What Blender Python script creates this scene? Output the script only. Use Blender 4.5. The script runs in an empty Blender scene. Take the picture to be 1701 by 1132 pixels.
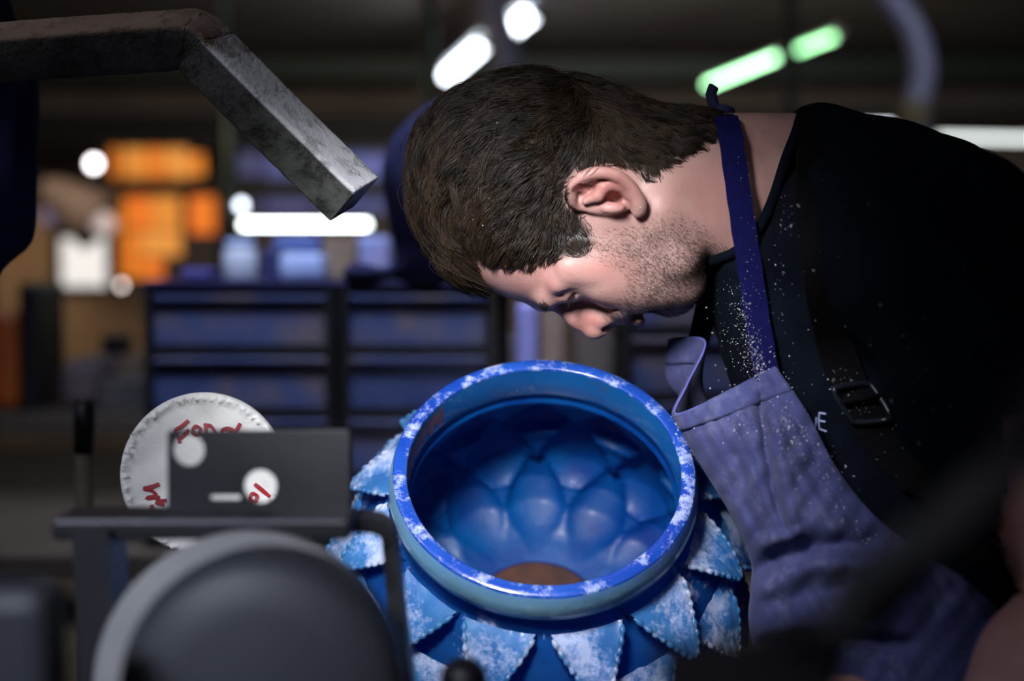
import bpy, bmesh, math, random
import numpy as np
from mathutils import Vector, Matrix
from mathutils.bvhtree import BVHTree

random.seed(7)
rng = np.random.default_rng(7)
scene = bpy.context.scene
COL = scene.collection

# ------------------------------------------------------------------ camera
FPX = 50.0 / 36.0 * 1701.0          # focal length in pixels
PITCH = math.radians(3.0)
CAM = Vector((0.0, -1.25, 1.30))
cd = bpy.data.cameras.new('camera')
cd.lens = 50.0; cd.sensor_width = 36.0
cd.clip_start = 0.02
cd.dof.use_dof = True
cd.dof.focus_distance = 1.205
cd.dof.aperture_fstop = 2.0
cam = bpy.data.objects.new('camera', cd)
cam.location = CAM
cam.rotation_euler = (math.pi / 2 - PITCH, 0, 0)
COL.objects.link(cam)
scene.camera = cam

CP, SP = math.cos(PITCH), math.sin(PITCH)
def c2w(a):
    """camera-aligned metres (right, forward, up) -> world"""
    a = np.asarray(a, dtype=np.float64)
    u, d, v = a[..., 0], a[..., 1], a[..., 2]
    return np.stack([u + CAM.x, CAM.y + d * CP + v * SP, CAM.z - d * SP + v * CP], -1)
def w2c(a):
    a = np.asarray(a, dtype=np.float64)
    x, y, z = a[..., 0] - CAM.x, a[..., 1] - CAM.y, a[..., 2] - CAM.z
    return np.stack([x, y * CP - z * SP, y * SP + z * CP], -1)
def K(px, py, d):
    return ((px - 850.5) * d / FPX, d, (566 - py) * d / FPX)
def P(px, py, d):
    return Vector(c2w(K(px, py, d)))
def pix(c):
    return c[..., 0] / c[..., 1] * FPX + 850.5, 566 - c[..., 2] / c[..., 1] * FPX

# ------------------------------------------------------------------ world, lights, exposure
world = bpy.data.worlds.new('world'); scene.world = world
world.use_nodes = True
bg = world.node_tree.nodes['Background']
bg.inputs[0].default_value = (0.64, 0.62, 1.0, 1); bg.inputs[1].default_value = 0.045
scene.view_settings.view_transform = 'Standard'
scene.view_settings.look = 'None'
scene.view_settings.gamma = 1.0
scene.view_settings.use_curve_mapping = False
scene.view_settings.exposure = 0.0

def light(name, kind, loc, energy, color, aim=None, **kw):
    l = bpy.data.lights.new(name, kind)
    l.energy = energy; l.color = color
    for k, v in kw.items(): setattr(l, k, v)
    o = bpy.data.objects.new(name, l); COL.objects.link(o)
    o.location = loc
    if aim is not None:
        o.rotation_euler = (Vector(aim) - Vector(loc)).to_track_quat('-Z', 'Y').to_euler()
    return o
# task lamp over the work piece
KEY = Vector(c2w((-0.12, 0.62, 0.28)))
light('task_light', 'SPOT', KEY, 41.0, (0.93, 0.95, 1.0), aim=P(880, 700, 1.24),
      spot_size=math.radians(54), spot_blend=1.0, shadow_soft_size=0.075)
# fill lights added without fixtures; the back one stands for the hall's tubes
light('fill_rear', 'AREA', Vector((-0.1, -2.1, 2.3)), 2.4, (0.88, 0.84, 1.0), aim=Vector((0.1, 0.0, 1.15)),
      shape='RECTANGLE', size=2.0, size_y=0.3)  # broad fill added behind the camera, no lamp modelled
light('fill_corner', 'AREA', Vector((-1.3, -0.7, 2.6)), 0.45, (0.85, 0.88, 1.0), aim=Vector((-0.38, 0.0, 1.5)),
      shape='RECTANGLE', size=0.6, size_y=0.2, spread=math.radians(34))  # unseen source added to lift the bent arm
light('fill_front', 'AREA', Vector((-0.9, -2.0, 2.4)), 0.75, (0.75, 0.82, 1.0), aim=Vector((-0.30, -0.42, 1.05)),
      shape='RECTANGLE', size=0.6, size_y=0.2, spread=math.radians(23))  # narrow fill added to brighten the grinder
light('fill_middle', 'AREA', Vector((-0.2, 0.55, 2.6)), 6.5, (0.70, 0.78, 1.0), aim=Vector((-0.25, 1.2, 1.1)),
      shape='RECTANGLE', size=1.2, size_y=0.2, spread=math.radians(62))  # added unseen light for the drawer fronts
light('fill_right', 'AREA', Vector((1.3, 1.6, 2.6)), 5.0, (0.78, 0.82, 1.0), aim=Vector((1.2, 3.4, 1.8)),
      shape='RECTANGLE', size=1.2, size_y=0.2, spread=math.radians(120))  # added to bring up the ducts and posts, no fixture there
light('ceiling_light_back', 'AREA', Vector((0.4, 5.2, 2.4)), 24.0, (1.0, 0.85, 0.75), aim=Vector((0.4, 6.6, 0.8)),
      shape='RECTANGLE', size=2.5, size_y=0.3)
light('fill_left', 'AREA', Vector((-1.9, 2.9, 2.5)), 14.0, (1.0, 0.80, 0.60), aim=Vector((-1.8, 3.95, 1.0)),
      shape='RECTANGLE', size=1.2, size_y=0.3)  # warm fill added for the cupboard boards and lamp hood

# ------------------------------------------------------------------ material helpers
def new_mat(name):
    m = bpy.data.materials.new(name); m.use_nodes = True
    nt = m.node_tree
    return m, nt, nt.nodes['Principled BSDF']
def nd(nt, t, **kw):
    n = nt.nodes.new(t)
    for k, v in kw.items(): setattr(n, k, v)
    return n
def setin(n, **kw):
    for k, v in kw.items():
        n.inputs[k.replace('_', ' ')].default_value = v
def noise(nt, scale, detail=4.0, coord='Object', rough=0.55, stretch=None):
    n = nd(nt, 'ShaderNodeTexNoise')
    n.inputs['Scale'].default_value = scale
    n.inputs['Detail'].default_value = detail
    n.inputs['Roughness'].default_value = rough
    if coord == 'World':
        src = nd(nt, 'ShaderNodeNewGeometry').outputs['Position']
    else:
        src = nd(nt, 'ShaderNodeTexCoord').outputs[coord]
    if stretch:
        mp = nd(nt, 'ShaderNodeMapping'); mp.inputs['Scale'].default_value = stretch
        nt.links.new(src, mp.inputs[0]); src = mp.outputs[0]
    nt.links.new(src, n.inputs['Vector'])
    return n.outputs['Fac']
def ramp(nt, fac, stops):
    r = nd(nt, 'ShaderNodeValToRGB')
    e = r.color_ramp.elements
    while len(e) < len(stops): e.new(0.5)
    for el, (p, c) in zip(e, stops):
        el.position = p
        el.color = (c, c, c, 1) if not hasattr(c, '__len__') else (*c[:3], 1)
    nt.links.new(fac, r.inputs[0])
    return r.outputs[0]
def mixc(nt, fac, a, b, mode='MIX'):
    m = nd(nt, 'ShaderNodeMix', data_type='RGBA', blend_type=mode)
    for sock, v in ((m.inputs[0], fac), (m.inputs[6], a), (m.inputs[7], b)):
        if hasattr(v, 'is_linked'): nt.links.new(v, sock)
        elif hasattr(v, '__len__'): sock.default_value = (*v[:3], 1)
        else: sock.default_value = v
    return m.outputs[2]
def mth(nt, op, a, b=0.0):
    m = nd(nt, 'ShaderNodeMath', operation=op)
    for s, v in zip(m.inputs, (a, b)):
        if hasattr(v, 'is_linked'): nt.links.new(v, s)
        else: s.default_value = v
    return m.outputs[0]
def bump(nt, bs, h, strength=0.3, dist=0.002):
    b = nd(nt, 'ShaderNodeBump')
    b.inputs['Strength'].default_value = strength; b.inputs['Distance'].default_value = dist
    nt.links.new(h, b.inputs['Height']); nt.links.new(b.outputs[0], bs.inputs['Normal'])
def simple(name, c1, c2=None, rough=0.6, metal=0.0, scale=30.0, bump_s=0.15, bump_d=0.001, **kw):
    m, nt, bs = new_mat(name)
    c2 = c2 or tuple(x * 0.75 for x in c1)
    f = noise(nt, scale)
    nt.links.new(ramp(nt, f, [(0.3, c1), (0.7, c2)]), bs.inputs['Base Color'])
    setin(bs, Roughness=rough, Metallic=metal)
    for k, v in kw.items(): bs.inputs[k.replace('_', ' ')].default_value = v
    if bump_s: bump(nt, bs, noise(nt, scale * 4), bump_s, bump_d)
    return m
def emit(name, col, strength, col2=None, scale=3.0):
    m, nt, bs = new_mat(name)
    setin(bs, Base_Color=(*col, 1), Roughness=0.4)
    if col2:
        c = ramp(nt, noise(nt, scale, 2.0), [(0.35, col), (0.65, col2)])
        nt.links.new(c, bs.inputs['Emission Color'])
    else:
        bs.inputs['Emission Color'].default_value = (*col, 1)
    bs.inputs['Emission Strength'].default_value = strength
    return m

# ------------------------------------------------------------------ object helpers
def empty(name, loc=(0, 0, 0), label=None, cat=None, group=None):
    o = bpy.data.objects.new(name, None); COL.objects.link(o)
    o.location = loc; o.empty_display_size = 0.05
    tag(o, label, cat, group)
    return o
def tag(o, label=None, cat=None, group=None, kind=None):
    if label: o['label'] = label
    if cat: o['category'] = cat
    if group: o['group'] = group
    if kind: o['kind'] = kind
    return o
bpy.context.view_layer.update()
def mesh_obj(name, verts, faces, mat, parent=None, smooth=True, world_coords=True):
    """verts in world coordinates; kept in place under the parent"""
    me = bpy.data.meshes.new(name)
    v = np.asarray(verts, dtype=np.float64).reshape(-1, 3)
    o = bpy.data.objects.new(name, me)
    COL.objects.link(o)
    org = np.zeros(3)
    if parent is None:
        org = v.mean(0); org[2] = v[:, 2].min()
        o.location = org
    else:
        o.parent = parent
        if world_coords:
            org = np.array(wloc(parent))
    v = v - org
    if isinstance(faces, np.ndarray):
        n, k = faces.shape
        me.vertices.add(len(v)); me.vertices.foreach_set('co', v.ravel())
        me.loops.add(n * k); me.loops.foreach_set('vertex_index', faces.ravel().astype(np.int32))
        me.polygons.add(n)
        me.polygons.foreach_set('loop_start', np.arange(0, n * k, k, dtype=np.int32))
        me.update(calc_edges=True); me.validate()
    else:
        me.from_pydata(v.tolist(), [], [list(f) for f in faces]); me.update()
    if smooth: me.polygons.foreach_set('use_smooth', np.ones(len(me.polygons), dtype=bool))
    me.materials.append(mat)
    return o
def wloc(o):
    p = Vector((0, 0, 0))
    while o is not None:
        p = p + o.location; o = o.parent
    return p

class MB:
    def __init__(s): s.v = []; s.f = []
    def add(s, verts, faces):
        b = len(s.v); s.v += [tuple(x) for x in verts]; s.f += [tuple(i + b for i in f) for f in faces]
    def box(s, c, size, R=None, bev=0.0):
        hx, hy, hz = size[0] / 2, size[1] / 2, size[2] / 2
        c = Vector(c)
        if bev <= 0:
            vs = [Vector((x, y, z)) for x in (-hx, hx) for y in (-hy, hy) for z in (-hz, hz)]
            fs = [(0, 1, 3, 2), (4, 6, 7, 5), (0, 4, 5, 1), (2, 3, 7, 6), (0, 2, 6, 4), (1, 5, 7, 3)]
        else:
            bm = bmesh.new(); bmesh.ops.create_cube(bm, size=1)
            for w in bm.verts: w.co = Vector((w.co.x * size[0], w.co.y * size[1], w.co.z * size[2]))
            bmesh.ops.bevel(bm, geom=list(bm.edges), offset=bev, segments=2, affect='EDGES', profile=0.5)
            bm.verts.index_update()
            vs = [w.co.copy() for w in bm.verts]; fs = [[w.index for w in f.verts] for f in bm.faces]
            bm.free()
        if R is not None: vs = [R @ w for w in vs]
        s.add([c + w for w in vs], fs); return s
    def tube(s, pts, rad, n=10, caps=True, closed=False):
        pts = [Vector(p) for p in pts]; m = len(pts)
        rad = list(rad) if hasattr(rad, '__len__') else [rad] * m
        b = len(s.v); up = None
        for i, p in enumerate(pts):
            t = (pts[(i + 1) % m] - pts[i - 1]) if closed else (pts[min(i + 1, m - 1)] - pts[max(i - 1, 0)])
            t.normalize()
            if up is None:
                up = t.orthogonal().normalized()
            up = (up - t * up.dot(t)).normalized()
            w = t.cross(up)
            for k in range(n):
                a = 2 * math.pi * k / n
                s.v.append(tuple(p + (up * math.cos(a) + w * math.sin(a)) * rad[i]))
        for i in range(m if closed else m - 1):
            j = (i + 1) % m
            for k in range(n):
                k2 = (k + 1) % n
                s.f.append((b + i * n + k, b + i * n + k2, b + j * n + k2, b + j * n + k))
        if caps and not closed:
            s.f.append(tuple(b + k for k in reversed(range(n))))
            s.f.append(tuple(b + (m - 1) * n + k for k in range(n)))
        return s
    def lathe(s, prof, M, n=48, caps=True):
        """prof: [(r, z)] revolved about local z, M to world"""
        b = len(s.v); m = len(prof)
        for r, z in prof:
            for k in range(n):
                a = 2 * math.pi * k / n
                s.v.append(tuple(M @ Vector((r * math.cos(a), r * math.sin(a), z))))
        for i in range(m - 1):
            for k in range(n):
                k2 = (k + 1) % n
                s.f.append((b + i * n + k, b + i * n + k2, b + (i + 1) * n + k2, b + (i + 1) * n + k))
        if caps:
            s.f.append(tuple(b + k for k in reversed(range(n))))
            s.f.append(tuple(b + (m - 1) * n + k for k in range(n)))
        return s
    def ribbon(s, pts, side, width, thick=0.0012):
        """flat strap along pts; side = list of unit width directions; normal from cross"""
        m = len(pts); b = len(s.v)
        width = list(width) if hasattr(width, '__len__') else [width] * m
        for i in range(m):
            p = Vector(pts[i]); t = (Vector(pts[min(i + 1, m - 1)]) - Vector(pts[max(i - 1, 0)])).normalized()
            w = Vector(side[i]); w = (w - t * w.dot(t)).normalized(); nn = t.cross(w).normalized()
            for a, c in ((-.5, -.5), (.5, -.5), (.5, .5), (-.5, .5)):
                s.v.append(tuple(p + w * a * width[i] + nn * c * thick))
        for i in range(m - 1):
            for k in range(4):
                k2 = (k + 1) % 4
                s.f.append((b + i * 4 + k, b + i * 4 + k2, b + (i + 1) * 4 + k2, b + (i + 1) * 4 + k))
        s.f.append((b + 3, b + 2, b + 1, b)); e = b + (m - 1) * 4
        s.f.append((e, e + 1, e + 2, e + 3))
        return s
    def build(s, name, mat, parent=None, smooth=False):
        return mesh_obj(name, s.v, s.f, mat, parent, smooth)
def spline(pts, n):
    """Catmull-Rom through pts (list of tuples) -> n samples"""
    p = np.asarray(pts, dtype=np.float64)
    q = np.vstack([2 * p[0] - p[1], p, 2 * p[-1] - p[-2]])
    t = np.linspace(0, len(p) - 1 - 1e-9, n); i = t.astype(int); f = (t - i)[:, None]
    a, b, c, d = q[i], q[i + 1], q[i + 2], q[i + 3]
    return 0.5 * (2 * b + (c - a) * f + (2 * a - 5 * b + 4 * c - d) * f ** 2 + (3 * b - a - 3 * c + d) * f ** 3)
def spline_closed(pts, n):
    p = np.asarray(pts, dtype=np.float64); m = len(p)
    t = np.linspace(0, m, n, endpoint=False); i = t.astype(int); f = (t - i)[:, None]
    a, b, c, d = p[(i - 1) % m], p[i % m], p[(i + 1) % m], p[(i + 2) % m]
    return 0.5 * (2 * b + (c - a) * f + (2 * a - 5 * b + 4 * c - d) * f ** 2 + (3 * b - a - 3 * c + d) * f ** 3)
def frame(z, x=(1, 0, 0), loc=(0, 0, 0)):
    z = Vector(z).normalized(); x = Vector(x); x = (x - z * x.dot(z)).normalized(); y = z.cross(x)
    M = Matrix((x, y, z)).transposed().to_4x4(); M.translation = Vector(loc)
    return M

# ------------------------------------------------------------------ implicit surfaces (clay)
class Clay:
    def __init__(s, lo, hi, h):
        s.h = h; s.lo = np.array(lo, dtype=np.float64)
        s.n = np.ceil((np.array(hi) - s.lo) / h).astype(int) + 1
        s.ax = [(s.lo[k] + h * np.arange(s.n[k])).astype(np.float32) for k in range(3)]
        s.F = np.full(tuple(s.n), 0.2, dtype=np.float32)
    def box(s, lo, hi):
        sl = []
        for k in range(3):
            a = max(0, int((lo[k] - s.lo[k]) / s.h)); b = min(s.n[k], int((hi[k] - s.lo[k]) / s.h) + 2)
            sl.append(slice(a, max(a, b)))
        return tuple(sl)
    def apply(s, fn, lo, hi, k, mode='add'):
        pad = 2.5 * k + 3 * s.h
        sl = s.box([x - pad for x in lo], [x + pad for x in hi])
        X = s.ax[0][sl[0]][:, None, None]; Y = s.ax[1][sl[1]][None, :, None]; Z = s.ax[2][sl[2]][None, None, :]
        if X.size == 0 or Y.size == 0 or Z.size == 0: return
        b = fn(X, Y, Z); a = s.F[sl]
        if mode == 'add':
            h = np.clip(0.5 + 0.5 * (b - a) / k, 0, 1); s.F[sl] = b * (1 - h) + a * h - k * h * (1 - h)
        else:
            b = -b
            h = np.clip(0.5 - 0.5 * (b - a) / k, 0, 1); s.F[sl] = b * (1 - h) + a * h + k * h * (1 - h)
    def cap(s, a, b, ra, rb, k=0.01, mode='add', squash=None):
        a = np.array(a); b = np.array(b); d = b - a; L = float(d @ d) + 1e-12
        def fn(X, Y, Z):
            t = np.clip(((X - a[0]) * d[0] + (Y - a[1]) * d[1] + (Z - a[2]) * d[2]) / L, 0, 1)
            return np.sqrt((X - a[0] - d[0] * t) ** 2 + (Y - a[1] - d[1] * t) ** 2 + (Z - a[2] - d[2] * t) ** 2) - (ra + (rb - ra) * t)
        r = max(ra, rb)
        s.apply(fn, np.minimum(a, b) - r, np.maximum(a, b) + r, k, mode)
    def chain(s, pts, rads, k=0.01, mode='add'):
        for i in range(len(pts) - 1): s.cap(pts[i], pts[i + 1], rads[i], rads[i + 1], k, mode)
    def ell(s, c, r, k=0.01, mode='add', R=None):
        c = np.array(c); r = np.array(r); m = float(r.min())
        def fn(X, Y, Z):
            x, y, z = X - c[0], Y - c[1], Z - c[2]
            if R is not None:
                x, y, z = [R[i][0] * x + R[i][1] * y + R[i][2] * z for i in range(3)]
            k0 = np.sqrt((x / r[0]) ** 2 + (y / r[1]) ** 2 + (z / r[2]) ** 2)
            k1 = np.sqrt((x / r[0] ** 2) ** 2 + (y / r[1] ** 2) ** 2 + (z / r[2] ** 2) ** 2) + 1e-6
            return k0 * (k0 - 1) / k1
        q = r.max() if R is not None else r
        s.apply(fn, c - q, c + q, k, mode)
    def normalise(s):
        g = np.gradient(s.F, s.h)
        m = np.sqrt(g[0] ** 2 + g[1] ** 2 + g[2] ** 2)
        s.F = s.F / np.clip(m, 0.3, 5)
    def nets(s):
        F = s.F; nx, ny, nz = F.shape; ins = F < 0
        c = np.zeros((nx - 1, ny - 1, nz - 1), dtype=np.int8)
        offs = [(i, j, k) for i in (0, 1) for j in (0, 1) for k in (0, 1)]
        for i, j, k in offs: c += ins[i:nx - 1 + i, j:ny - 1 + j, k:nz - 1 + k]
        act = (c > 0) & (c < 8); I, J, Kk = np.nonzero(act)
        idx = np.full(act.shape, -1, dtype=np.int32); idx[I, J, Kk] = np.arange(len(I))
        acc = np.zeros((len(I), 3)); cnt = np.zeros(len(I))
        for a in offs:
            for ax in range(3):
                if a[ax]: continue
                b = list(a); b[ax] = 1
                fa = F[I + a[0], J + a[1], Kk + a[2]]; fb = F[I + b[0], J + b[1], Kk + b[2]]
                m = (fa < 0) != (fb < 0)
                t = np.where(m, fa / np.where(m, fa - fb, 1), 0)
                p = np.array(a, dtype=np.float64)[None].repeat(len(I), 0); p[:, ax] += t
                acc[m] += p[m]; cnt[m] += 1
        v = s.lo + s.h * (np.stack([I, J, Kk], 1) + acc / cnt[:, None])
        quads = []
        for ax in range(3):
            sl0 = [slice(1, -1)] * 3; sl1 = [slice(1, -1)] * 3
            sl0[ax] = slice(0, -1); sl1[ax] = slice(1, None)
            A = ins[tuple(sl0)]; B = ins[tuple(sl1)]
            e = np.nonzero(A != B); g = [e[0].copy(), e[1].copy(), e[2].copy()]
            for k in range(3):
                if k != ax: g[k] += 1
            o1, o2 = [(1, 2), (2, 0), (0, 1)][ax]
            def cell(d1, d2):
                q = [g[0].copy(), g[1].copy(), g[2].copy()]; q[o1] -= d1; q[o2] -= d2
                return idx[q[0], q[1], q[2]]
            q = np.stack([cell(1, 1), cell(0, 1), cell(0, 0), cell(1, 0)], 1)
            fl = ~A[e]
            q[fl] = q[fl][:, ::-1]
            quads.append(q)
        q = np.vstack(quads); q = q[(q >= 0).all(1)]
        return v, q
    def sample(s, p):
        """nearest-trilinear F and gradient direction at points"""
        g = (p - s.lo) / s.h
        i = np.clip(np.floor(g).astype(int), 1, s.n - 3); f = np.clip(g - i, 0, 1)
        def tri(o):
            r = 0
            for a in (0, 1):
                for b in (0, 1):
                    for c in (0, 1):
                        w = (f[:, 0] if a else 1 - f[:, 0]) * (f[:, 1] if b else 1 - f[:, 1]) * (f[:, 2] if c else 1 - f[:, 2])
                        r = r + w * s.F[i[:, 0] + a + o[0], i[:, 1] + b + o[1], i[:, 2] + c + o[2]]
            return r
        n = np.stack([tri((1, 0, 0)) - tri((-1, 0, 0)), tri((0, 1, 0)) - tri((0, -1, 0)), tri((0, 0, 1)) - tri((0, 0, -1))], 1)
        n /= np.linalg.norm(n, axis=1, keepdims=True) + 1e-9
        return tri((0, 0, 0)), n
def poly_dist(poly, U, V):
    """signed distance (positive inside) from polygon (n,2) on a grid"""
    D = np.full(U.shape, 1e9); w = np.zeros(U.shape, dtype=bool)
    for a, b in zip(poly, np.roll(poly, -1, 0)):
        e = b - a; t = np.clip(((U - a[0]) * e[0] + (V - a[1]) * e[1]) / (e @ e + 1e-15), 0, 1)
        D = np.minimum(D, (U - a[0] - e[0] * t) ** 2 + (V - a[1] - e[1] * t) ** 2)
        c = (a[1] > V) != (b[1] > V)
        with np.errstate(divide='ignore', invalid='ignore'):
            x = a[0] + (V - a[1]) / (b[1] - a[1] if b[1] != a[1] else 1e-12) * e[0]
        w ^= c & (U < x)
    return np.where(w, 1, -1) * np.sqrt(D)
def field(marks, U, V, p=3.0):
    """inverse-distance field from [(u, v, value...)] on a grid"""
    num = 0; den = 0
    for m in marks:
        w = 1.0 / (((U - m[0]) ** 2 + (V - m[1]) ** 2) + 1e-4) ** (p / 2)
        num = num + w * m[2]; den = den + w
    return num / den
def inflate(clay, poly_px, d0, marks, tilt=0.0):
    """rounded body of a side outline: marks [(px,py,half width,edge radius)]"""
    poly = np.array([[K(x, y, d0)[0], K(x, y, d0)[2]] for x, y in poly_px])
    U, V = np.meshgrid(clay.ax[0].astype(float), clay.ax[2].astype(float), indexing='ij')
    d2 = poly_dist(poly, U, V)
    mk = [(K(m[0], m[1], d0)[0], K(m[0], m[1], d0)[2], m[2], m[3]) for m in marks]
    W = field([(a, b, c) for a, b, c, e in mk], U, V); R = field([(a, b, e) for a, b, c, e in mk], U, V)
    q = (np.maximum(R - d2, 0) / R) ** 2
    y = (clay.ax[1].astype(float) - d0)
    f = (np.sqrt(q[:, None, :] + (y[None, :, None] / W[:, None, :]) ** 2) - 1) * np.minimum(W, R)[:, None, :]
    clay.F = np.minimum(clay.F, f.astype(np.float32))
def inpoly(poly, x, y):
    w = np.zeros(np.shape(x), dtype=bool); poly = np.asarray(poly, float)
    for a, b in zip(poly, np.roll(poly, -1, 0)):
        c = (a[1] > y) != (b[1] > y)
        xi = a[0] + (y - a[1]) / (b[1] - a[1] if b[1] != a[1] else 1e-12) * (b[0] - a[0])
        w ^= c & (x < xi)
    return w
def soft_poly(poly, x, y, soft):
    d = poly_dist(np.asarray(poly, float), np.asarray(x, float), np.asarray(y, float))
    return np.clip(0.5 + d / (2 * soft), 0, 1)
def set_attr(o, name, rgb):
    a = o.data.attributes.new(name, 'FLOAT_COLOR', 'POINT')
    c = np.ones((len(o.data.vertices), 4), dtype=np.float32); c[:, :rgb.shape[1]] = rgb
    a.data.foreach_set('color', c.ravel())
def strands(paths, radii, nside=3):
    """paths (n, k, 3) world, radii (n, k) -> verts, quads"""
    n, k, _ = paths.shape
    t = np.gradient(paths, axis=1); t /= np.linalg.norm(t, axis=2, keepdims=True) + 1e-12
    ref = np.tile(np.array([0.31, 0.83, 0.47]), (n, k, 1))
    a = np.cross(t, ref); a /= np.linalg.norm(a, axis=2, keepdims=True) + 1e-12
    b = np.cross(t, a)
    ang = 2 * np.pi * np.arange(nside) / nside
    v = paths[:, :, None, :] + radii[:, :, None, None] * (np.cos(ang)[None, None, :, None] * a[:, :, None, :] + np.sin(ang)[None, None, :, None] * b[:, :, None, :])
    ids = np.arange(n * k * nside).reshape(n, k, nside)
    q = np.stack([ids[:, :-1, :], np.roll(ids, -1, 2)[:, :-1, :], np.roll(ids, -1, 2)[:, 1:, :], ids[:, 1:, :]], -1)
    return v.reshape(-1, 3), q.reshape(-1, 4)

# ================================================================== THE SETTING
M_wall = simple('wall_plaster', (0.30, 0.24, 0.20), (0.20, 0.16, 0.14), 0.9, scale=1.5)
M_floor = simple('concrete_floor', (0.16, 0.15, 0.14), (0.10, 0.10, 0.10), 0.8, scale=2.0)
M_ceil = simple('ceiling_boards', (0.15, 0.12, 0.11), (0.10, 0.085, 0.08), 0.9, scale=1.0)
M_beam = simple('dark_beam', (0.012, 0.014, 0.012), (0.02, 0.02, 0.018), 0.7)
M_green = simple('green_painted_steel', (0.05, 0.09, 0.07), (0.03, 0.05, 0.04), 0.5)
M_black = simple('black_plastic', (0.008, 0.008, 0.010), (0.013, 0.013, 0.015), 0.45)
M_beige = simple('beige_board', (0.42, 0.27, 0.15), (0.33, 0.21, 0.11), 0.8, scale=6)
M_card = simple('cardboard', (0.26, 0.19, 0.13), (0.20, 0.14, 0.10), 0.85)

def bbox_box(mb, x0, y0, x1, y1, d, depth, bev=0.0):
    a = P(x0, y1, d); b = P(x1, y0, d)
    c = (a + b) / 2; c.y += depth / 2
    mb.box(c, (abs(b.x - a.x), depth, abs(b.z - a.z)), bev=bev); return mb
def bg_thing(name, rect, d, depth, mat, label, cat, bev=0.004, group=None, zbase=None):
    if zbase is not None:
        k = w2c(np.array((0, P(0, 600, d).y, zbase))); rect = (*rect[:3], 566 - k[2] / d * FPX)
    o = bbox_box(MB(), *rect, d, depth, bev).build(name, mat)
    return tag(o, label, cat, group)

tag(MB().box((0, 3.3, -0.05), (11, 11.4, 0.1)).build('floor', M_floor), kind='structure')
ceil = tag(MB().box((0, 3.3, 2.80), (11, 11.4, 0.1)).build('ceiling', M_ceil), kind='structure')
tag(MB().box((0, 9.05, 1.375), (11, 0.1, 2.75)).build('wall_back', M_wall), kind='structure')
tag(MB().box((-5.55, 3.3, 1.375), (0.1, 11.4, 2.75)).build('wall_left', M_wall), kind='structure')
tag(MB().box((5.55, 3.3, 1.375), (0.1, 11.4, 2.75)).build('wall_right', M_wall), kind='structure')
tag(MB().box((0, -2.45, 1.375), (11, 0.1, 2.75)).build('wall_front', M_wall), kind='structure')
# ceiling planks (parts of the ceiling) and beams
for i in range(8):
    y = 3.6 + i * 0.68
    MB().box((0, y, 2.735), (10.9, 0.60, 0.03)).build('ceiling_board', M_ceil, ceil)
for i, (rect, d, m) in enumerate((((-600, 98, 2300, 128), 9.2, M_green), ((-600, 186, 720, 242), 9.0, M_beam), ((700, 182, 2300, 200), 9.3, M_beam), ((-600, 40, 2300, 56), 9.0, M_beam), ((-600, 8, 2300, 18), 8.6, M_beam))):
    tag(bbox_box(MB(), *rect, d, 0.14).build('trim_%d' % (i + 1), m), kind='structure')

# --- window of amber panes on the back wall and a small white one
M_amber = [emit('amber_glass_%d' % i, c, s, c2, 5.0) for i, (c, c2, s) in enumerate((
    ((0.80, 0.20, 0.015), (0.9, 0.30, 0.03), 0.75), ((0.85, 0.20, 0.02), (0.75, 0.15, 0.015), 0.9), ((0.88, 0.30, 0.04), (0.95, 0.42, 0.09), 0.7)))]
def window(n, rect, d, panes, bars):
    r = empty('window_%d' % n, P((rect[0] + rect[2]) / 2, rect[3], d)); r['kind'] = 'structure'
    f = MB()
    for b in bars: bbox_box(f, *b, d, 0.06)
    f.build('window_frame', M_beam, r)
    for p, m in panes: bbox_box(MB(), *p, d + 0.02, 0.012).build('pane', m, r)
    return r
window(1, (176, 236, 372, 470), 6.6,
       [((180, 246, 200, 296), M_amber[0]), ((204, 246, 238, 296), M_amber[2]), ((241, 246, 275, 296), M_amber[0]), ((278, 246, 312, 296), M_amber[2]), ((315, 256, 338, 292), M_amber[0]),
        ((188, 326, 212, 380), M_amber[0]), ((215, 326, 250, 380), M_amber[1]), ((253, 326, 300, 382), M_amber[2]), ((312, 326, 358, 388), M_amber[1]),
        ((190, 385, 232, 462), M_amber[0]), ((235, 385, 300, 425), M_amber[2]), ((235, 428, 270, 462), M_amber[1])],
       [(168, 296, 372, 326), (168, 236, 345, 246), (200, 246, 204, 462), (300, 326, 312, 400), (358, 296, 372, 470), (176, 462, 372, 470), (168, 236, 182, 470), (235, 425, 330, 430)])
M_white_pane = emit('bright_pane', (1.0, 0.98, 0.96), 0.72)
window(2, (84, 366, 190, 492), 6.0, [((100, 396, 176, 476), M_white_pane)],
       [(88, 476, 190, 490), (86, 388, 100, 490), (176, 388, 190, 490), (88, 386, 190, 396)])
M_blue_pane = emit('blue_pane', (0.10, 0.14, 0.45), 0.16, (0.25, 0.25, 0.55), 6)
window(3, (400, 248, 640, 300), 6.8, [((400, 252, 430, 292), M_blue_pane), ((436, 252, 520, 300), M_blue_pane), ((526, 252, 640, 310), M_blue_pane), ((420, 330, 520, 352), M_blue_pane), ((526, 325, 640, 352), M_blue_pane)],
       [(396, 296, 645, 326), (430, 248, 436, 355), (520, 248, 526, 355), (396, 244, 645, 252)])

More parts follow.
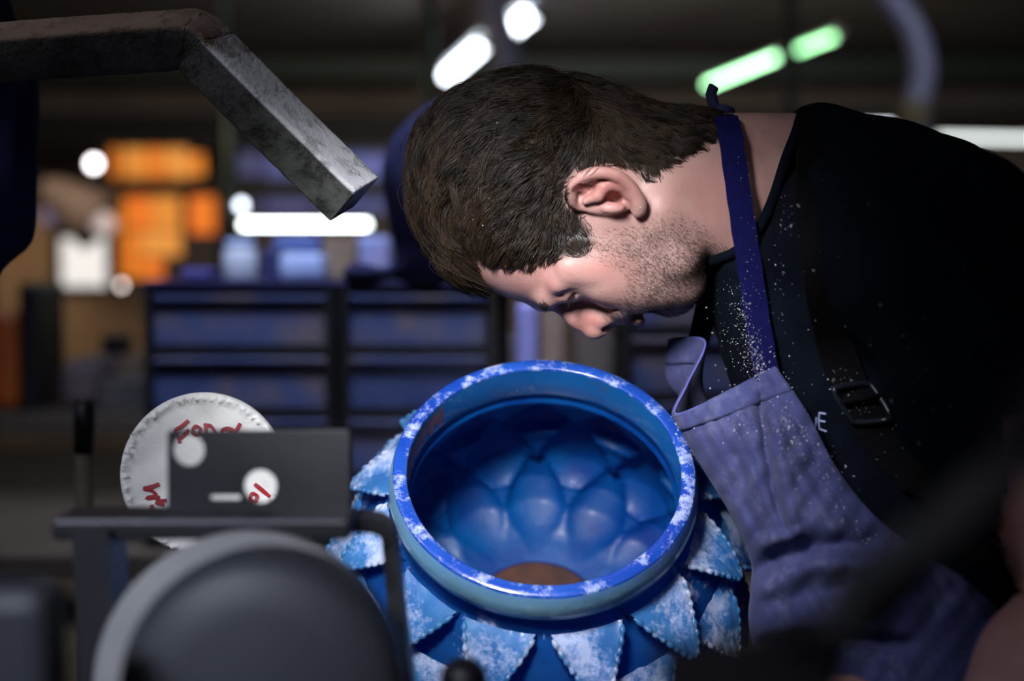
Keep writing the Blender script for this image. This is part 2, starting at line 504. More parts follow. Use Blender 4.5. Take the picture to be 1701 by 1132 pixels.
# --- left background: board wall, lamp hood, odds and ends
def plank_wall():
    r = empty('cupboard', P(120, 640, 5.2), 'tall beige board cupboard front beneath the bright white window', 'cupboard')
    for x0, x1 in ((-10, 40), (42, 88)): bbox_box(MB(), x0, 350, x1, 600, 5.2, 0.03, 0.004).build('plank', M_beige, r)
    bbox_box(MB(), 60, 494, 236, 600, 5.2, 0.03, 0.004).build('panel', M_beige, r)
    bbox_box(MB(), -10, 600, 250, 640, 5.2, 0.4, 0.004).build('base', M_card, r)
plank_wall()
M_hood = simple('dusty_hood', (0.22, 0.16, 0.13), (0.35, 0.26, 0.22), 0.6, scale=4)
M_lav = simple('lavender_plastic', (0.40, 0.40, 0.85), (0.33, 0.32, 0.75), 0.5)
def work_lamp():
    r = empty('work_lamp', P(110, 390, 5.0), 'tilted brown lamp hood with a bright bulb above the white window', 'lamp')
    ax = (P(60, 300, 5.0) - P(165, 372, 5.0)).normalized()
    M = frame(ax, (0, 1, 0), P(168, 372, 5.0))
    MB().lathe([(0.105, 0), (0.11, 0.01), (0.09, 0.08), (0.055, 0.2), (0.03, 0.24), (0.0, 0.25)], M, 24, caps=False).build('shade', M_hood, r, True)
    MB().lathe([(0, -.045), (.03, -.03), (.045, 0), (.03, .03), (0, .045)], frame((0, 0, 1), loc=P(172, 372, 4.95)), 16, False).build('bulb', emit('lamp_bulb', (1, .82, .78), 0.4), r, True)
    bbox_box(MB(), 68, 342, 96, 376, 5.0, 0.06, 0.01).build('lavender_box', M_lav, r)  # lavender box beside the hood, only parented to the lamp
    MB().tube([P(60, 300, 5.0), P(20, 250, 5.05), P(0, 180, 5.1), P(-10, 20, 5.1)], 0.015).build('arm', M_black, r, True)
work_lamp()
def spot_lamp(name, px, py, d, r, col, s, label, stem=None):
    e = empty(name, P(px, py + 20, d), label, 'lamp')
    MB().lathe([(0, -r * .9), (r * .7, -r * .6), (r, 0), (r * .7, r * .6), (0, r * .9)], frame((0, -1, 0), loc=P(px, py, d)), 18, False).build('globe', emit(name + '_glow', col, s), e, True)
    if stem: MB().tube([P(px, py, d + r), P(*stem)], 0.006, 8).build('stem', M_black, e, True)
    MB().lathe([(r * 1.05, 0), (r * 1.1, r * .4), (r * .5, r * 1.2), (0, r * 1.3)], frame((0, 1, 0), loc=P(px, py, d)), 18, False).build('housing', M_black, e, True)
spot_lamp('wall_spotlight', 156, 272, 5.6, 0.022, (1, .95, .97), 9.0, 'small bright spotlight beside the upper amber panes')
spot_lamp('globe_lamp', 401, 341, 4.6, 0.014, (.80, .88, 1), 7.0, 'round white globe lamp over the end of the bench tube', (384, 350, 4.6))
spot_lamp('indicator_lamp', 202, 474, 5.18, 0.012, (1, .85, .8), 4.0, 'little pinkish lamp at the corner of the white window', (204, 500, 5.22))

# --- lamps: fluorescent fixtures
M_housing = simple('lamp_housing', (0.10, 0.11, 0.12), (0.07, 0.07, 0.08), 0.5)
def tube_lamp(name, a, b, rad, col, s, label, power=0.0, hood=True, group=None):
    a, b = P(*a), P(*b); m = (a + b) / 2
    r = empty(name, m, label, 'lamp', group)
    MB().tube([a, b], rad, 14).build('fluorescent_tube', emit(name + '_glow', col, s), r, True)
    d = (b - a).normalized(); n = Vector((0, 0, 1)); n = (n - d * n.dot(d)).normalized()
    if hood:
        off = n * rad * 2.1
        q = MB(); w = d.cross(n)
        q.box(m + off, ((b - a).length * 1.03, rad * 2.4, rad * 1.6), R=Matrix((d, w, n)).transposed())
        q.build('housing', M_housing, r)
    for e in (a, b):
        s2 = 1 if e is a else -1
        MB().tube([e - d * 0.015 * s2, e + d * 0.02 * s2], rad * 1.12, 12).build('end_cap', M_housing, r, True)
    return r
tube_lamp('bench_lamp', (392, 373, 4.6), (622, 373, 4.6), 0.008, (0.9, 1.0, 0.96), 14.0, 'long horizontal white tube lamp above the storage drawers', hood=False)
tube_lamp('ceiling_lamp', (742, 126, 8.2), (806, 70, 7.2), 0.030, (0.82, 0.9, 1.0), 12.0, 'slanting white ceiling tube ending behind the dark hair')
tube_lamp('ceiling_lamp', (852, 46, 6.8), (890, 16, 6.3), 0.034, (0.82, 0.9, 1.0), 12.0, 'short white ceiling tube beside the grey bluish pipe')
tube_lamp('ceiling_lamp', (1172, 142, 8.0), (1296, 92, 7.3), 0.012, (0.45, 1.0, 0.50), 9.0, 'long green-edged ceiling tube above the apron knot')
tube_lamp('ceiling_lamp', (1324, 84, 7.2), (1392, 58, 6.8), 0.012, (0.40, 1.0, 0.45), 6.0, 'short dimmer green ceiling tube in line with the longer one')
tube_lamp('wall_lamp', (1548, 228, 5.6), (1760, 232, 5.6), 0.012, (0.90, 0.97, 0.94), 2.0, 'broad white tube lamp beyond the bent back', hood=False)
tube_lamp('wall_lamp', (1392, 208, 6.0), (1500, 208, 6.0), 0.006, (0.85, 0.93, 1.0), 5.0, 'thin white tube lamp glimpsed just over the collar', hood=False)

# --- ducts, posts and cables under the ceiling
M_duct = simple('grey_duct', (0.24, 0.25, 0.36), (0.16, 0.16, 0.24), 0.45, scale=10)
def duct(name, pts, rad, label):
    q = spline([tuple(P(*p)) for p in pts], 60)
    r = [rad * (1 + 0.05 * math.sin(i * 1.9)) for i in range(60)]
    e = empty(name, Vector(q[-1]), label, 'duct')
    MB().tube([Vector(x) for x in q], r, 14).build('pipe', M_duct, e, True)
    return e
dk = duct('extraction_duct', [(1455, -40, 4.2), (1490, 10, 4.2), (1520, 60, 4.2), (1532, 120, 4.2), (1522, 190, 4.2), (1520, 330, 4.2)], 0.040, 'grey bluish bent extraction pipe hanging above the back')
duct('extraction_duct', [(812, -30, 5.0), (822, 20, 5.0), (838, 70, 5.0), (845, 130, 5.0), (845, 240, 5.0)], 0.048, 'grey bluish pipe hanging between the white ceiling tubes')
for (x, y0, y1, d, rad, mat, lab) in ((382, 150, 470, 4.6, 0.020, M_green, 'thin green post beside the globe lamp'),
                                      (1313, -30, 330, 5.0, 0.022, M_beam, 'dark post crossing the green ceiling tube'),
                                      (712, -30, 330, 5.5, 0.030, M_green, 'dark greenish post beside the slanting white ceiling tube')):
    q = MB().tube([P(x, y0, d), P(x, y1, d)], rad, 10)
    zb = 0.0
    p = P(x, y1, d); q.tube([p, Vector((p.x, p.y, 0))], rad, 10)
    q.tube([P(x, y0, d), Vector((p.x, p.y, 2.70))], rad, 10)
    tag(q.build('support_post', mat, smooth=True), lab, 'post')
M_yel = simple('ochre_paint', (0.16, 0.12, 0.04), (0.10, 0.08, 0.03), 0.6)
bbox_box(MB(), 1500, 165, 1544, 208, 4.14, 0.12, 0.01).build('collar', M_yel, dk)

# --- drawer units with blue translucent bins, standing on a back bench
def blue_bin_mat():
    m, nt, bs = new_mat('blue_translucent_plastic')
    f = noise(nt, 9.0, 3.0, 'World')
    nt.links.new(ramp(nt, f, [(0.3, (0.055, 0.08, 0.22)), (0.50, (0.09, 0.115, 0.27)), (0.68, (0.20, 0.165, 0.20))]), bs.inputs['Base Color'])
    setin(bs, Roughness=0.28)
    bs.inputs['Transmission Weight'].default_value = 0.25
    return m
M_bin = blue_bin_mat()
M_stuff = simple('packed_goods', (0.25, 0.17, 0.15), (0.10, 0.12, 0.25), 0.8, scale=12)
def drawer_unit(x0, x1, d, label, rows, y0=486, pitch=104):
    r = empty('drawer_unit', P((x0 + x1) / 2, y0 + rows * pitch, d), label, 'drawers', 'blue drawer units on the back bench')
    yb = y0 + rows * pitch
    f = MB()
    dep = 0.36
    for x in (x0, x1 - 12): bbox_box(f, x, y0 - 8, x + 12, yb, d, dep)
    for k in range(rows + 1): bbox_box(f, x0, y0 - 10 + k * pitch, x1, y0 + 3 + k * pitch, d, dep)
    f.build('frame', M_black, r)
    bbox_box(MB(), x0 - 4, y0 - 20, x1 + 4, y0 - 8, d - 0.01, dep + 0.02, 0.004).build('top', simple('navy_lid', (0.012, 0.014, 0.06), (0.02, 0.02, 0.09), 0.3), r)
    for k in range(rows):
        ya, yc = y0 + 5 + k * pitch, y0 - 12 + (k + 1) * pitch
        w = bbox_box(MB(), x0 + 14, ya, x1 - 14, yc, d + 0.008, dep - 0.02, 0.006).build('drawer', M_bin, r)
        bbox_box(MB(), x0 + 14, ya, x1 - 14, ya + 9, d - 0.004, 0.014, 0.003).build('drawer_lip', M_bin, w)
drawer_unit(240, 556, 2.30, 'blue drawer unit standing under the long horizontal tube lamp', 4)
drawer_unit(566, 822, 2.30, 'blue drawer unit standing behind the blue vase', 4)
drawer_unit(1036, 1330, 2.33, 'blue drawer unit partly hidden by the bent man', 4, y0=446, pitch=111)
M_benchtop = simple('old_bench_wood', (0.08, 0.06, 0.045), (0.05, 0.04, 0.03), 0.7, scale=8)
def bench(name, x0, x1, y0, y1, z, label, inset=0.06):
    r = empty(name, ((x0 + x1) / 2, (y0 + y1) / 2, 0), label, 'workbench')
    MB().box(((x0 + x1) / 2, (y0 + y1) / 2, z - 0.02), (x1 - x0, y1 - y0, 0.04), bev=0.004).build('top', M_benchtop, r)
    for x in (x0 + inset, x1 - inset):
        for y in (y0 + inset, y1 - inset):
            MB().box((x, y, (z - 0.04) / 2), (0.06, 0.06, z - 0.04)).build('leg', M_benchtop, r)
    MB().box(((x0 + x1) / 2, y1 - inset, z * 0.4), (x1 - x0 - 2 * inset, 0.03, 0.08)).build('rail', M_benchtop, r)
zb_back = P(400, 486 + 4 * 104, 2.30).z
bench('back_bench', -1.05, 0.75, 0.98, 1.62, zb_back - 0.010, 'dark wooden bench carrying the blue drawer units')

# --- things on top of the drawers (tops at about y=466)
M_pale = simple('pale_blue_plastic', (0.45, 0.55, 0.80), (0.30, 0.40, 0.70), 0.4, scale=8)
M_navy_box = simple('navy_box', (0.02, 0.025, 0.10), (0.03, 0.03, 0.12), 0.5)
M_jar = simple('frosted_jar', (0.55, 0.60, 0.70), (0.35, 0.40, 0.50), 0.2, scale=14)
def jar(px0, px1, py0, py1, d, label):
    a = P((px0 + px1) / 2, py1, d); h = P(0, py0, d).z - a.z; rr = (px1 - px0) / 2 * d / FPX
    r = empty('glass_jar', a, label, 'jar')
    M = frame((0, 0, 1), loc=a)
    MB().lathe([(rr * .95, 0), (rr, h * .05), (rr, h * .7), (rr * .8, h * .8)], M, 24).build('body', M_jar, r, True)
    MB().lathe([(rr * .86, h * .8), (rr * .86, h)], M, 24).build('lid', M_pale, r, True)
jar(370, 428, 398, 465, 2.46, 'pale frosted jar with a lid on the drawer tops')
bg_thing('navy_carton', (432, 414, 468, 465), 2.5, 0.12, M_navy_box, 'dark navy carton next to the frosted jar', 'box')
bg_thing('plastic_tub', (462, 420, 536, 465), 2.48, 0.12, M_pale, 'pale blue plastic tub next to the navy carton', 'tub', 0.012)
bg_thing('blue_crate', (452, 392, 530, 420), 2.6, 0.14, simple('mid_blue_plastic', (0.10, 0.17, 0.45), (0.08, 0.12, 0.36), 0.5), 'mid blue crate behind the pale blue tub', 'crate', 0.008)
bg_thing('cardboard_box', (536, 396, 590, 464), 2.56, 0.12, M_card, 'brown cardboard box on the drawer tops', 'box')
bg_thing('sky_blue_tub', (590, 392, 646, 466), 2.62, 0.12, simple('sky_blue', (0.25, 0.33, 0.70), (0.33, 0.30, 0.5), 0.5, scale=9), 'sky blue tub behind the hanging navy coat', 'tub', 0.01)
M_rag = simple('violet_rag', (0.08, 0.07, 0.30), (0.05, 0.05, 0.2), 0.9)
bg_thing('cloth_rag', (300, 446, 345, 465), 2.42, 0.1, M_rag, 'small crumpled blue rag near the frosted jar', 'rag', 0.007)

# --- posts and boxes behind the face
ZBK = zb_back - 0.010
bg_thing('lavender_tube', (858, 500, 894, 640), 2.32, 0.036, M_lav, 'upright lavender plastic strip behind the nose', 'strip', 0.012, zbase=ZBK)
bg_thing('tall_carton', (900, 470, 936, 720), 2.45, 0.1, simple('tan_carton', (0.33, 0.24, 0.20), (0.26, 0.17, 0.13), 0.85), 'tall tan carton beside the lavender strip', 'carton', zbase=ZBK)
bg_thing('brown_carton', (956, 545, 1018, 760), 2.45, 0.12, simple('brown_carton', (0.15, 0.12, 0.11), (0.11, 0.09, 0.08), 0.85), 'brown carton behind the mouth', 'carton', zbase=ZBK)
bg_thing('cream_package', (828, 560, 856, 660), 2.42, 0.08, simple('cream_package', (0.17, 0.14, 0.15), (0.12, 0.10, 0.12), 0.7), 'dull cream package beside the lavender strip', 'package', 0.008, zbase=ZBK)

# --- hanging garments (thick folded cloth)
M_navycloth = simple('navy_cloth', (0.006, 0.007, 0.055), (0.010, 0.012, 0.075), 0.9, scale=60, bump_s=0.3)
def pole_z(p): return 0.0
def garment(name, outline, d, thick, label, folds, pole):
    """outline px polygon; rounded body with vertical folds"""
    p = np.array(outline, float); c = [K(x, y, d) for x, y in outline]
    us = [q[0] for q in c]; vs = [q[2] for q in c]
    cl = Clay((min(us) - .02, d - thick - .04, min(vs) - .02), (max(us) + .02, d + thick + .04, max(vs) + .02), 0.008)
    inflate(cl, spline_closed(outline, 120), d, [(p[:, 0].mean(), p[:, 1].mean(), thick, thick * 0.7), (p[:, 0].mean(), p[:, 1].max(), thick * .8, thick * 0.6)])
    X = cl.ax[0][:, None, None]; Y = cl.ax[1][None, :, None]; Z = cl.ax[2][None, None, :]
    cl.F = cl.F + 0.006 * np.sin(X * folds + 2.2 * np.sin(Z * 9) + Y * 30).astype(np.float32) + 0.003 * np.sin(Z * 40 + X * 25)
    v, q = cl.nets()
    w = c2w(v); e = empty(name, (w[:, 0].mean(), w[:, 1].mean(), pole_z(pole)), label, 'garment')
    mesh_obj('cloth', w, q, M_navycloth, e)
    t = P(*pole); MB().tube([Vector((t.x, t.y, 0)), t], 0.009, 10).build('stand', M_black, e, True)
    return e
garment('hanging_coat', [(640, 236), (660, 205), (690, 186), (740, 176), (820, 180), (860, 210), (880, 300), (880, 440), (860, 468), (700, 470), (640, 470), (580, 466), (585, 448), (648, 434), (636, 380), (632, 300)], 2.02, 0.06, 'dark navy coat hanging behind the hair', 60, (836, 300, 2.04))
garment('hanging_jacket', [(-190, -80), (-20, -80), (22, -20), (34, 40), (40, 120), (48, 200), (53, 270), (44, 340), (34, 390), (16, 440), (2, 480), (-10, 560), (-190, 600)], 1.36, 0.05, 'dark navy jacket hanging behind the plaster-caked arm', 70, (-168, 100, 1.40))

# --- clutter low on the left
zc = P(100, 684, 3.0).z
M_orange = simple('orange_plastic', (0.42, 0.09, 0.015), (0.34, 0.07, 0.01), 0.5)
bg_thing('orange_bin', (-60, 520, 28, 686), 3.0, 0.2, M_orange, 'orange plastic bin at the edge of the cluttered bench', 'bin', 0.02, zbase=zc)
M_dull = simple('dull_grey_goods', (0.10, 0.085, 0.09), (0.05, 0.05, 0.055), 0.8, scale=14)
M_pinkish = simple('pinkish_sack', (0.16, 0.12, 0.13), (0.10, 0.08, 0.09), 0.9, scale=10)
bg_thing('dark_crate', (30, 470, 60, 684), 3.0, 0.2, M_black, 'narrow black crate beside the orange bin', 'crate', 0.01, zbase=zc)
bg_thing('paper_sack', (96, 596, 160, 680), 3.0, 0.2, M_pinkish, 'pinkish paper sack in the clutter', 'sack', 0.03, zbase=zc)
bg_thing('grey_carton', (162, 632, 236, 680), 3.0, 0.19, M_dull, 'low grey carton beside the pinkish sack', 'carton', 0.006, zbase=zc)
bg_thing('black_tin', (166, 556, 200, 590), 3.2, 0.12, M_black, 'small black tin on the clutter', 'tin', 0.008)
bg_thing('brown_carton', (166, 592, 236, 676), 3.2, 0.2, M_card, 'brown cardboard carton under the small black tin', 'carton', 0.005, zbase=zc)
bench('side_bench', -1.9, -0.70, 1.68, 2.5, zc, 'low dark bench carrying the cluttered cartons')

# ================================================================== BLUE GLASS VASE
def blue_glass(name, deep, mid, dust_amt, rough, trans, teal=None, sss=0.0, chips=False, dustscale=26.0, coat=0.4, dustcol=(0.58, 0.64, 0.88)):
    m, nt, bs = new_mat(name)
    n1 = noise(nt, 14.0, 5.0, 'World')
    base = ramp(nt, n1, [(0.32, deep), (0.68, mid)])
    nb = noise(nt, dustscale, 8.0, 'World', 0.68)
    nf = noise(nt, dustscale * 14, 3.0, 'World', 0.6)
    k = mth(nt, 'ADD', nb, mth(nt, 'MULTIPLY', nf, 0.22))
    dust = ramp(nt, k, [(0.70 - dust_amt, 0.0), (0.80 - dust_amt * 0.7, 0.75)])
    col = mixc(nt, dust, base, dustcol)
    if chips:
        ch = ramp(nt, noise(nt, 17, 6, 'World', 0.62), [(0.655, 0.0), (0.675, 1.0)])
        col = mixc(nt, ch, col, (0.72, 0.70, 0.62))
    if sss:
        bs.inputs['Subsurface Weight'].default_value = sss
        bs.inputs['Subsurface Radius'].default_value = (0.003, 0.011, 0.022)
        bs.inputs['Subsurface Scale'].default_value = 1.0
    nt.links.new(col, bs.inputs['Base Color'])
    r = ramp(nt, dust, [(0.0, rough), (0.7, 0.85)])
    nt.links.new(r, bs.inputs['Roughness'])
    bs.inputs['Transmission Weight'].default_value = 0.0
    bs.inputs['Coat Weight'].default_value = coat
    bs.inputs['Coat Roughness'].default_value = 0.08
    bs.inputs['IOR'].default_value = 1.5
    bump(nt, bs, mth(nt, 'ADD', noise(nt, 60, 4, 'World'), mth(nt, 'MULTIPLY', k, 0.6)), 0.25, 0.003)
    # light soaking through the coloured glass
    tr = nd(nt, 'ShaderNodeBsdfTranslucent'); tr.inputs[0].default_value = (*(teal or mid), 1)
    gl = nd(nt, 'ShaderNodeBsdfRefraction'); gl.inputs[0].default_value = (*(teal or mid), 1)
    gl.inputs['Roughness'].default_value = 0.35; gl.inputs['IOR'].default_value = 1.3
    mx0 = nd(nt, 'ShaderNodeMixShader'); mx0.inputs[0].default_value = 0.35
    nt.links.new(tr.outputs[0], mx0.inputs[1]); nt.links.new(gl.outputs[0], mx0.inputs[2])
    mx = nd(nt, 'ShaderNodeMixShader')
    inv = mth(nt, 'MULTIPLY', mth(nt, 'SUBTRACT', 1.0, dust), trans)
    nt.links.new(inv, mx.inputs[0])
    out = nt.nodes['Material Output']
    nt.links.new(bs.outputs[0], mx.inputs[1]); nt.links.new(mx0.outputs[0], mx.inputs[2])
    nt.links.new(mx.outputs[0], out.inputs[0])
    return m
M_leaf = blue_glass('frosted_blue_leaf', (0.025, 0.14, 0.42), (0.06, 0.24, 0.56), 0.13, 0.45, 0.20, (0.02, 0.30, 0.75), dustscale=22, chips=True, sss=0.35)
M_body = blue_glass('clear_blue_body', (0.010, 0.085, 0.33), (0.02, 0.16, 0.45), 0.02, 0.25, 0.55, (0.02, 0.40, 0.95), dustscale=18)
M_inner = blue_glass('deep_blue_inside', (0.0, 0.045, 0.29), (0.0, 0.135, 0.46), -0.25, 0.45, 0.40, (0.0, 0.38, 0.85), dustscale=12, coat=0.04)
M_basin = blue_glass('shaded_blue_base', (0.0, 0.016, 0.13), (0.0, 0.035, 0.20), -0.25, 0.6, 0.2, (0.0, 0.10, 0.5), dustscale=12, coat=0.0)  # darker than the cavity wall, paints the shade at the bottom
M_rim = blue_glass('polished_blue_rim', (0.008, 0.045, 0.33), (0.02, 0.10, 0.48), 0.075, 0.18, 0.0, (0.01, 0.2, 0.8), dustscale=55, coat=0.8, sss=0.5)
M_rimwall = blue_glass('frosted_blue_rim_wall', (0.16, 0.36, 0.55), (0.22, 0.44, 0.58), 0.0, 0.35, 0.0, (0.15, 0.45, 0.75), dustscale=30, dustcol=(0.5, 0.58, 0.66), sss=0.8)
def stain_mat():
    m, nt, bs = new_mat('stained_inner_rim')
    n = noise(nt, 38, 5, 'World', 0.6)
    blue = ramp(nt, noise(nt, 12, 3, 'World'), [(0.3, (0.006, 0.10, 0.36)), (0.7, (0.015, 0.16, 0.45))])
    c = mixc(nt, ramp(nt, n, [(0.60, 0.0), (0.66, 0.85)]), blue, (0.07, 0.085, 0.075))
    w = noise(nt, 30, 8, 'World', 0.7)
    c = mixc(nt, ramp(nt, w, [(0.62, 0.0), (0.72, 0.8)]), c, (0.5, 0.56, 0.72))
    nt.links.new(c, bs.inputs['Base Color']); setin(bs, Roughness=0.2)
    bs.inputs['Coat Weight'].default_value = 0.7
    return m
M_stain = stain_mat()
M_redstain = simple('rust_red_stain', (0.16, 0.05, 0.07), (0.30, 0.16, 0.17), 0.4, scale=60)

TILT = math.radians(47.0)
AX = Vector((0.015, -math.cos(TILT), math.sin(TILT))).normalized()
RIMC = P(904, 780, 1.215)
VM = frame(AX, (1, 0, 0), RIMC)             # local z along the vase axis, rim at z = 0
VZ = [0.0, -0.012, -0.030, -0.036, -0.044, -0.058, -0.080, -0.11, -0.15, -0.19, -0.235, -0.28, -0.315, -0.33]
VR = [0.130, 0.1305, 0.129, 0.123, 0.124, 0.140, 0.156, 0.171, 0.180, 0.178, 0.166, 0.142, 0.110, 0.075]
def rad_at(z): return float(np.interp(-z, [-a for a in VZ], VR))
def slope_at(z):
    e = 0.006
    return (rad_at(z + e) - rad_at(z - e)) / (2 * e)      # dr/dz

vase = empty('vase', (0, 0, 0), 'blue cast glass vase covered in pointed leaf scales, tilted open rim up', 'vase')
vlow = None
NS = 144
def rev(prof, fn=None, n=NS):
    v = []; f = []
    for r, z in prof:
        for k in range(n):
            a = 2 * math.pi * k / n
            rr, zz = (r, z) if fn is None else fn(r, z, a)
            v.append(VM @ Vector((rr * math.cos(a), rr * math.sin(a), zz)))
    for i in range(len(prof) - 1):
        for k in range(n):
            k2 = (k + 1) % n
            f.append((i * n + k, i * n + k2, (i + 1) * n + k2, (i + 1) * n + k))
    return v, f
# outer body below the rim
zs = np.linspace(-0.032, -0.33, 60)
v, f = rev([(rad_at(z), z) for z in zs] + [(0.0, -0.332)], lambda r, z, a: (r + 0.0015 * math.sin(5 * a + 40 * z) + 0.0012 * math.sin(11 * a - 60 * z), z))
vb = mesh_obj('body', v, f, M_body, vase)
# rim: polished top ring, outer wall, stained inner wall
tr = lambda r, z, a: (r + 0.0003 * math.sin(3 * a) + 0.00012 * math.sin(17 * a + 1), z + 0.0001 * math.sin(5 * a))
v, f = rev([(0.1172, -0.0022), (0.1174, -0.0008), (0.1182, 0.0), (0.123, 0.0003), (0.1280, 0.0), (0.1290, -0.0007), (0.1294, -0.0022)], tr)
top_ring = [(0.1172, -0.0022), (0.1174, -0.0008), (0.1182, 0.0), (0.123, 0.0003), (0.1280, 0.0), (0.1290, -0.0007), (0.1294, -0.0022)]
ring_prof = top_ring + [(0.1322, -0.011), (0.1338, -0.020), (0.1325, -0.028), (0.1250, -0.036), (0.1205, -0.038), (0.1180, -0.037), (0.1175, -0.034), (0.1165, -0.024), (0.1166, -0.012), (0.1172, -0.0022)]
v, f = rev(ring_prof, tr)
rim = mesh_obj('rim', v, [q[::-1] for q in f], M_rim, vase)
rim.data.materials.append(M_rimwall); rim.data.materials.append(M_stain)
mi = []
for i in range(len(ring_prof) - 1):
    mi += [0 if i < 6 else (1 if i < 12 else 2)] * NS
rim.data.polygons.foreach_set('material_index', np.array(mi, dtype=np.int32))
# rust-red stain patch on the inner rim wall (left side)
pv = []; pf = []
for i in range(25):
    a = math.radians(140 + 44 * i / 24)
    for z, w in ((-0.005, 0.0), (-0.024 - 0.004 * math.sin(i * 1.7), 0.0)):
        r = 0.1161 + w
        pv.append(VM @ Vector((r * math.cos(a), r * math.sin(a), z + 0.0015 * math.sin(i * 2.3))))
for i in range(24): pf.append((2 * i, 2 * i + 2, 2 * i + 3, 2 * i + 1))
st = mesh_obj('rust_stain', pv, pf, M_redstain, vase)
# cavity with petal hollows pressed between the scales
ROWS = [(-0.050, -0.094, 0.029, 0.022), (-0.086, -0.142, 0.035, 0.022), (-0.128, -0.184, 0.038, 0.022), (-0.170, -0.226, 0.040, 0.020), (-0.212, -0.262, 0.042, 0.017), (-0.25, -0.292, 0.036, 0.014)]
NL = 12
def inner(r, z, a):
    d = 0.0
    s = 2 * math.pi / NL
    for k, (zc, up, dn) in enumerate(((-0.098, 0.050, 0.030), (-0.160, 0.058, 0.032), (-0.208, 0.045, 0.018))):
        x = abs(((a / s - (0.0 if k % 2 else 0.5)) % 1.0) - 0.5) * s
        if z >= zc:
            t = (z - zc) / up
            q = x / (s * 0.48 * max(1e-3, 1 - t) ** 0.8) if t < 1 else 9
        else:
            q = math.hypot(x / (s * 0.48), (z - zc) / dn)
        if q < 1: d = max(d, 0.016 * (1 - q ** 2.2) ** 0.6)
    return r + d - 0.004, z
zi = np.linspace(-0.033, -0.229, 140)
prof = []
for z in zi:
    r = float(np.interp(-z, [0.033, 0.045, 0.06, 0.10, 0.14, 0.17, 0.195, 0.212, 0.222, 0.229], [0.1172, 0.120, 0.127, 0.146, 0.154, 0.150, 0.138, 0.119, 0.098, 0.070]))
    prof.append((max(r, 0.03), z))
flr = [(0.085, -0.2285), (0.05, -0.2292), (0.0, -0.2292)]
v, f = rev(prof, lambda r, z, a: inner(r, z, a) if 0.06 < r and z < -0.045 else (r, z), 240)
mesh_obj('cavity_wall', v, [q[::-1] for q in f], M_inner, vase)
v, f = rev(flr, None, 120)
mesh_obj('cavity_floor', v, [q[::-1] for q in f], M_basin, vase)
# brown disc set at the bottom of the cavity
mb = MB().lathe([(0.0, -0.2215), (0.058, -0.2215), (0.062, -0.2245), (0.063, -0.2288)], VM, 40, False)
mb.build('bottom_disc', simple('brown_disc', (0.13, 0.055, 0.03), (0.07, 0.04, 0.035), 0.4, scale=60), vase, True)
# leaf scales
def leaf_mesh(k, seed):
    z0, z1, w, h = ROWS[k]
    rr = np.random.default_rng(seed)
    nb, na = 14, 12
    r0 = rad_at(z0)
    V = []; Fc = []
    ph = rr.uniform(0, 6, 6)
    def pt(x, t, hgt):
        """x metres across, t 0..1 base to tip, hgt above the body"""
        z = z0 + (z1 - z0) * t
        r = rad_at(z); sl = slope_at(z)
        nl = math.hypot(1, sl); nr, nz = 1 / nl, -sl / nl
        R = r + nr * hgt; Z = z + nz * hgt
        a = x / max(r, 0.05)
        return Vector((R * math.cos(a), R * math.sin(a), Z))
    def half(t): return w * 0.97 * (1 - t) ** 0.92 + 0.0012
    def hh(s, t):
        b = 0.004 + (h - 0.004) * t ** 0.85
        b += 0.0035 * abs(s) * (1 - t) - 0.0045 * (1 - abs(s)) * (1 - t) * min(1, 3 * t)
        b += 0.0009 * math.sin(9 * s + ph[0]) * math.sin(7 * t + ph[1]) + 0.0006 * math.sin(21 * s * (1 - t) + ph[2] + 13 * t)
        return b
    for j in range(nb + 1):
        t = j / nb
        for i in range(na + 1):
            s = -1 + 2 * i / na
            V.append(pt(s * half(t), t - 0.10 * (1 - abs(s)) * 0 , hh(s, t)))
    for j in range(nb):
        for i in range(na):
            a = j * (na + 1) + i
            Fc.append((a, a + na + 1, a + na + 2, a + 1))
    # side walls down to the body
    edge = [(-1, j / nb) for j in range(nb + 1)] + [(1, j / nb) for j in reversed(range(nb + 1))]
    b0 = len(V)
    for s, t in edge:
        V.append(pt(s * half(t), t, hh(s, t)))
        V.append(pt(s * half(t) * 1.01, min(t * 0.97, 1), 0.35 * hh(s, t) - 0.001))
        V.append(pt(s * half(t) * 1.06, t * 0.93, -0.006))
    for i in range(len(edge) - 1):
        a = b0 + 3 * i
        for q in (0, 1): Fc.append((a + q, a + q + 1, a + 4 + q, a + 3 + q))
    # crimped bead along both free edges
    tube = MB()
    for s in (-1, 1):
        m = 46
        pts = []; rads = []
        for i in range(m):
            t = 0.06 + 0.93 * i / (m - 1)
            p = pt(s * (half(t) + 0.0008), t, hh(s, t) - 0.0012)
            c = 0.5 + 0.5 * math.cos(2 * math.pi * 8.5 * t + ph[3])
            pts.append(p); rads.append(0.0013 + 0.0016 * c ** 0.6)
        tube.tube(pts, rads, 6)
    b = len(V); V += [Vector(x) for x in tube.v]; Fc += [tuple(i + b for i in q) for q in tube.f]
    me = bpy.data.meshes.new('leaf')
    me.from_pydata([tuple(x) for x in V], [], Fc); me.update()
    me.polygons.foreach_set('use_smooth', np.ones(len(me.polygons), dtype=bool))
    me.materials.append(M_leaf)
    return me
for k in range(len(ROWS)):
    variants = [leaf_mesh(k, 10 * k + i) for i in range(3)]
    for i in range(NL):
        a = 2 * math.pi * (i + 0.5 + (0.5 if k % 2 else 0.0)) / NL + random.uniform(-0.02, 0.02)
        o = bpy.data.objects.new('leaf', variants[i % 3]); COL.objects.link(o)
        o.parent = vase
        o.matrix_local = VM @ Matrix.Rotation(a, 4, 'Z') @ Matrix.Diagonal((1, 1, 1, 1))
bpy.context.view_layer.update()
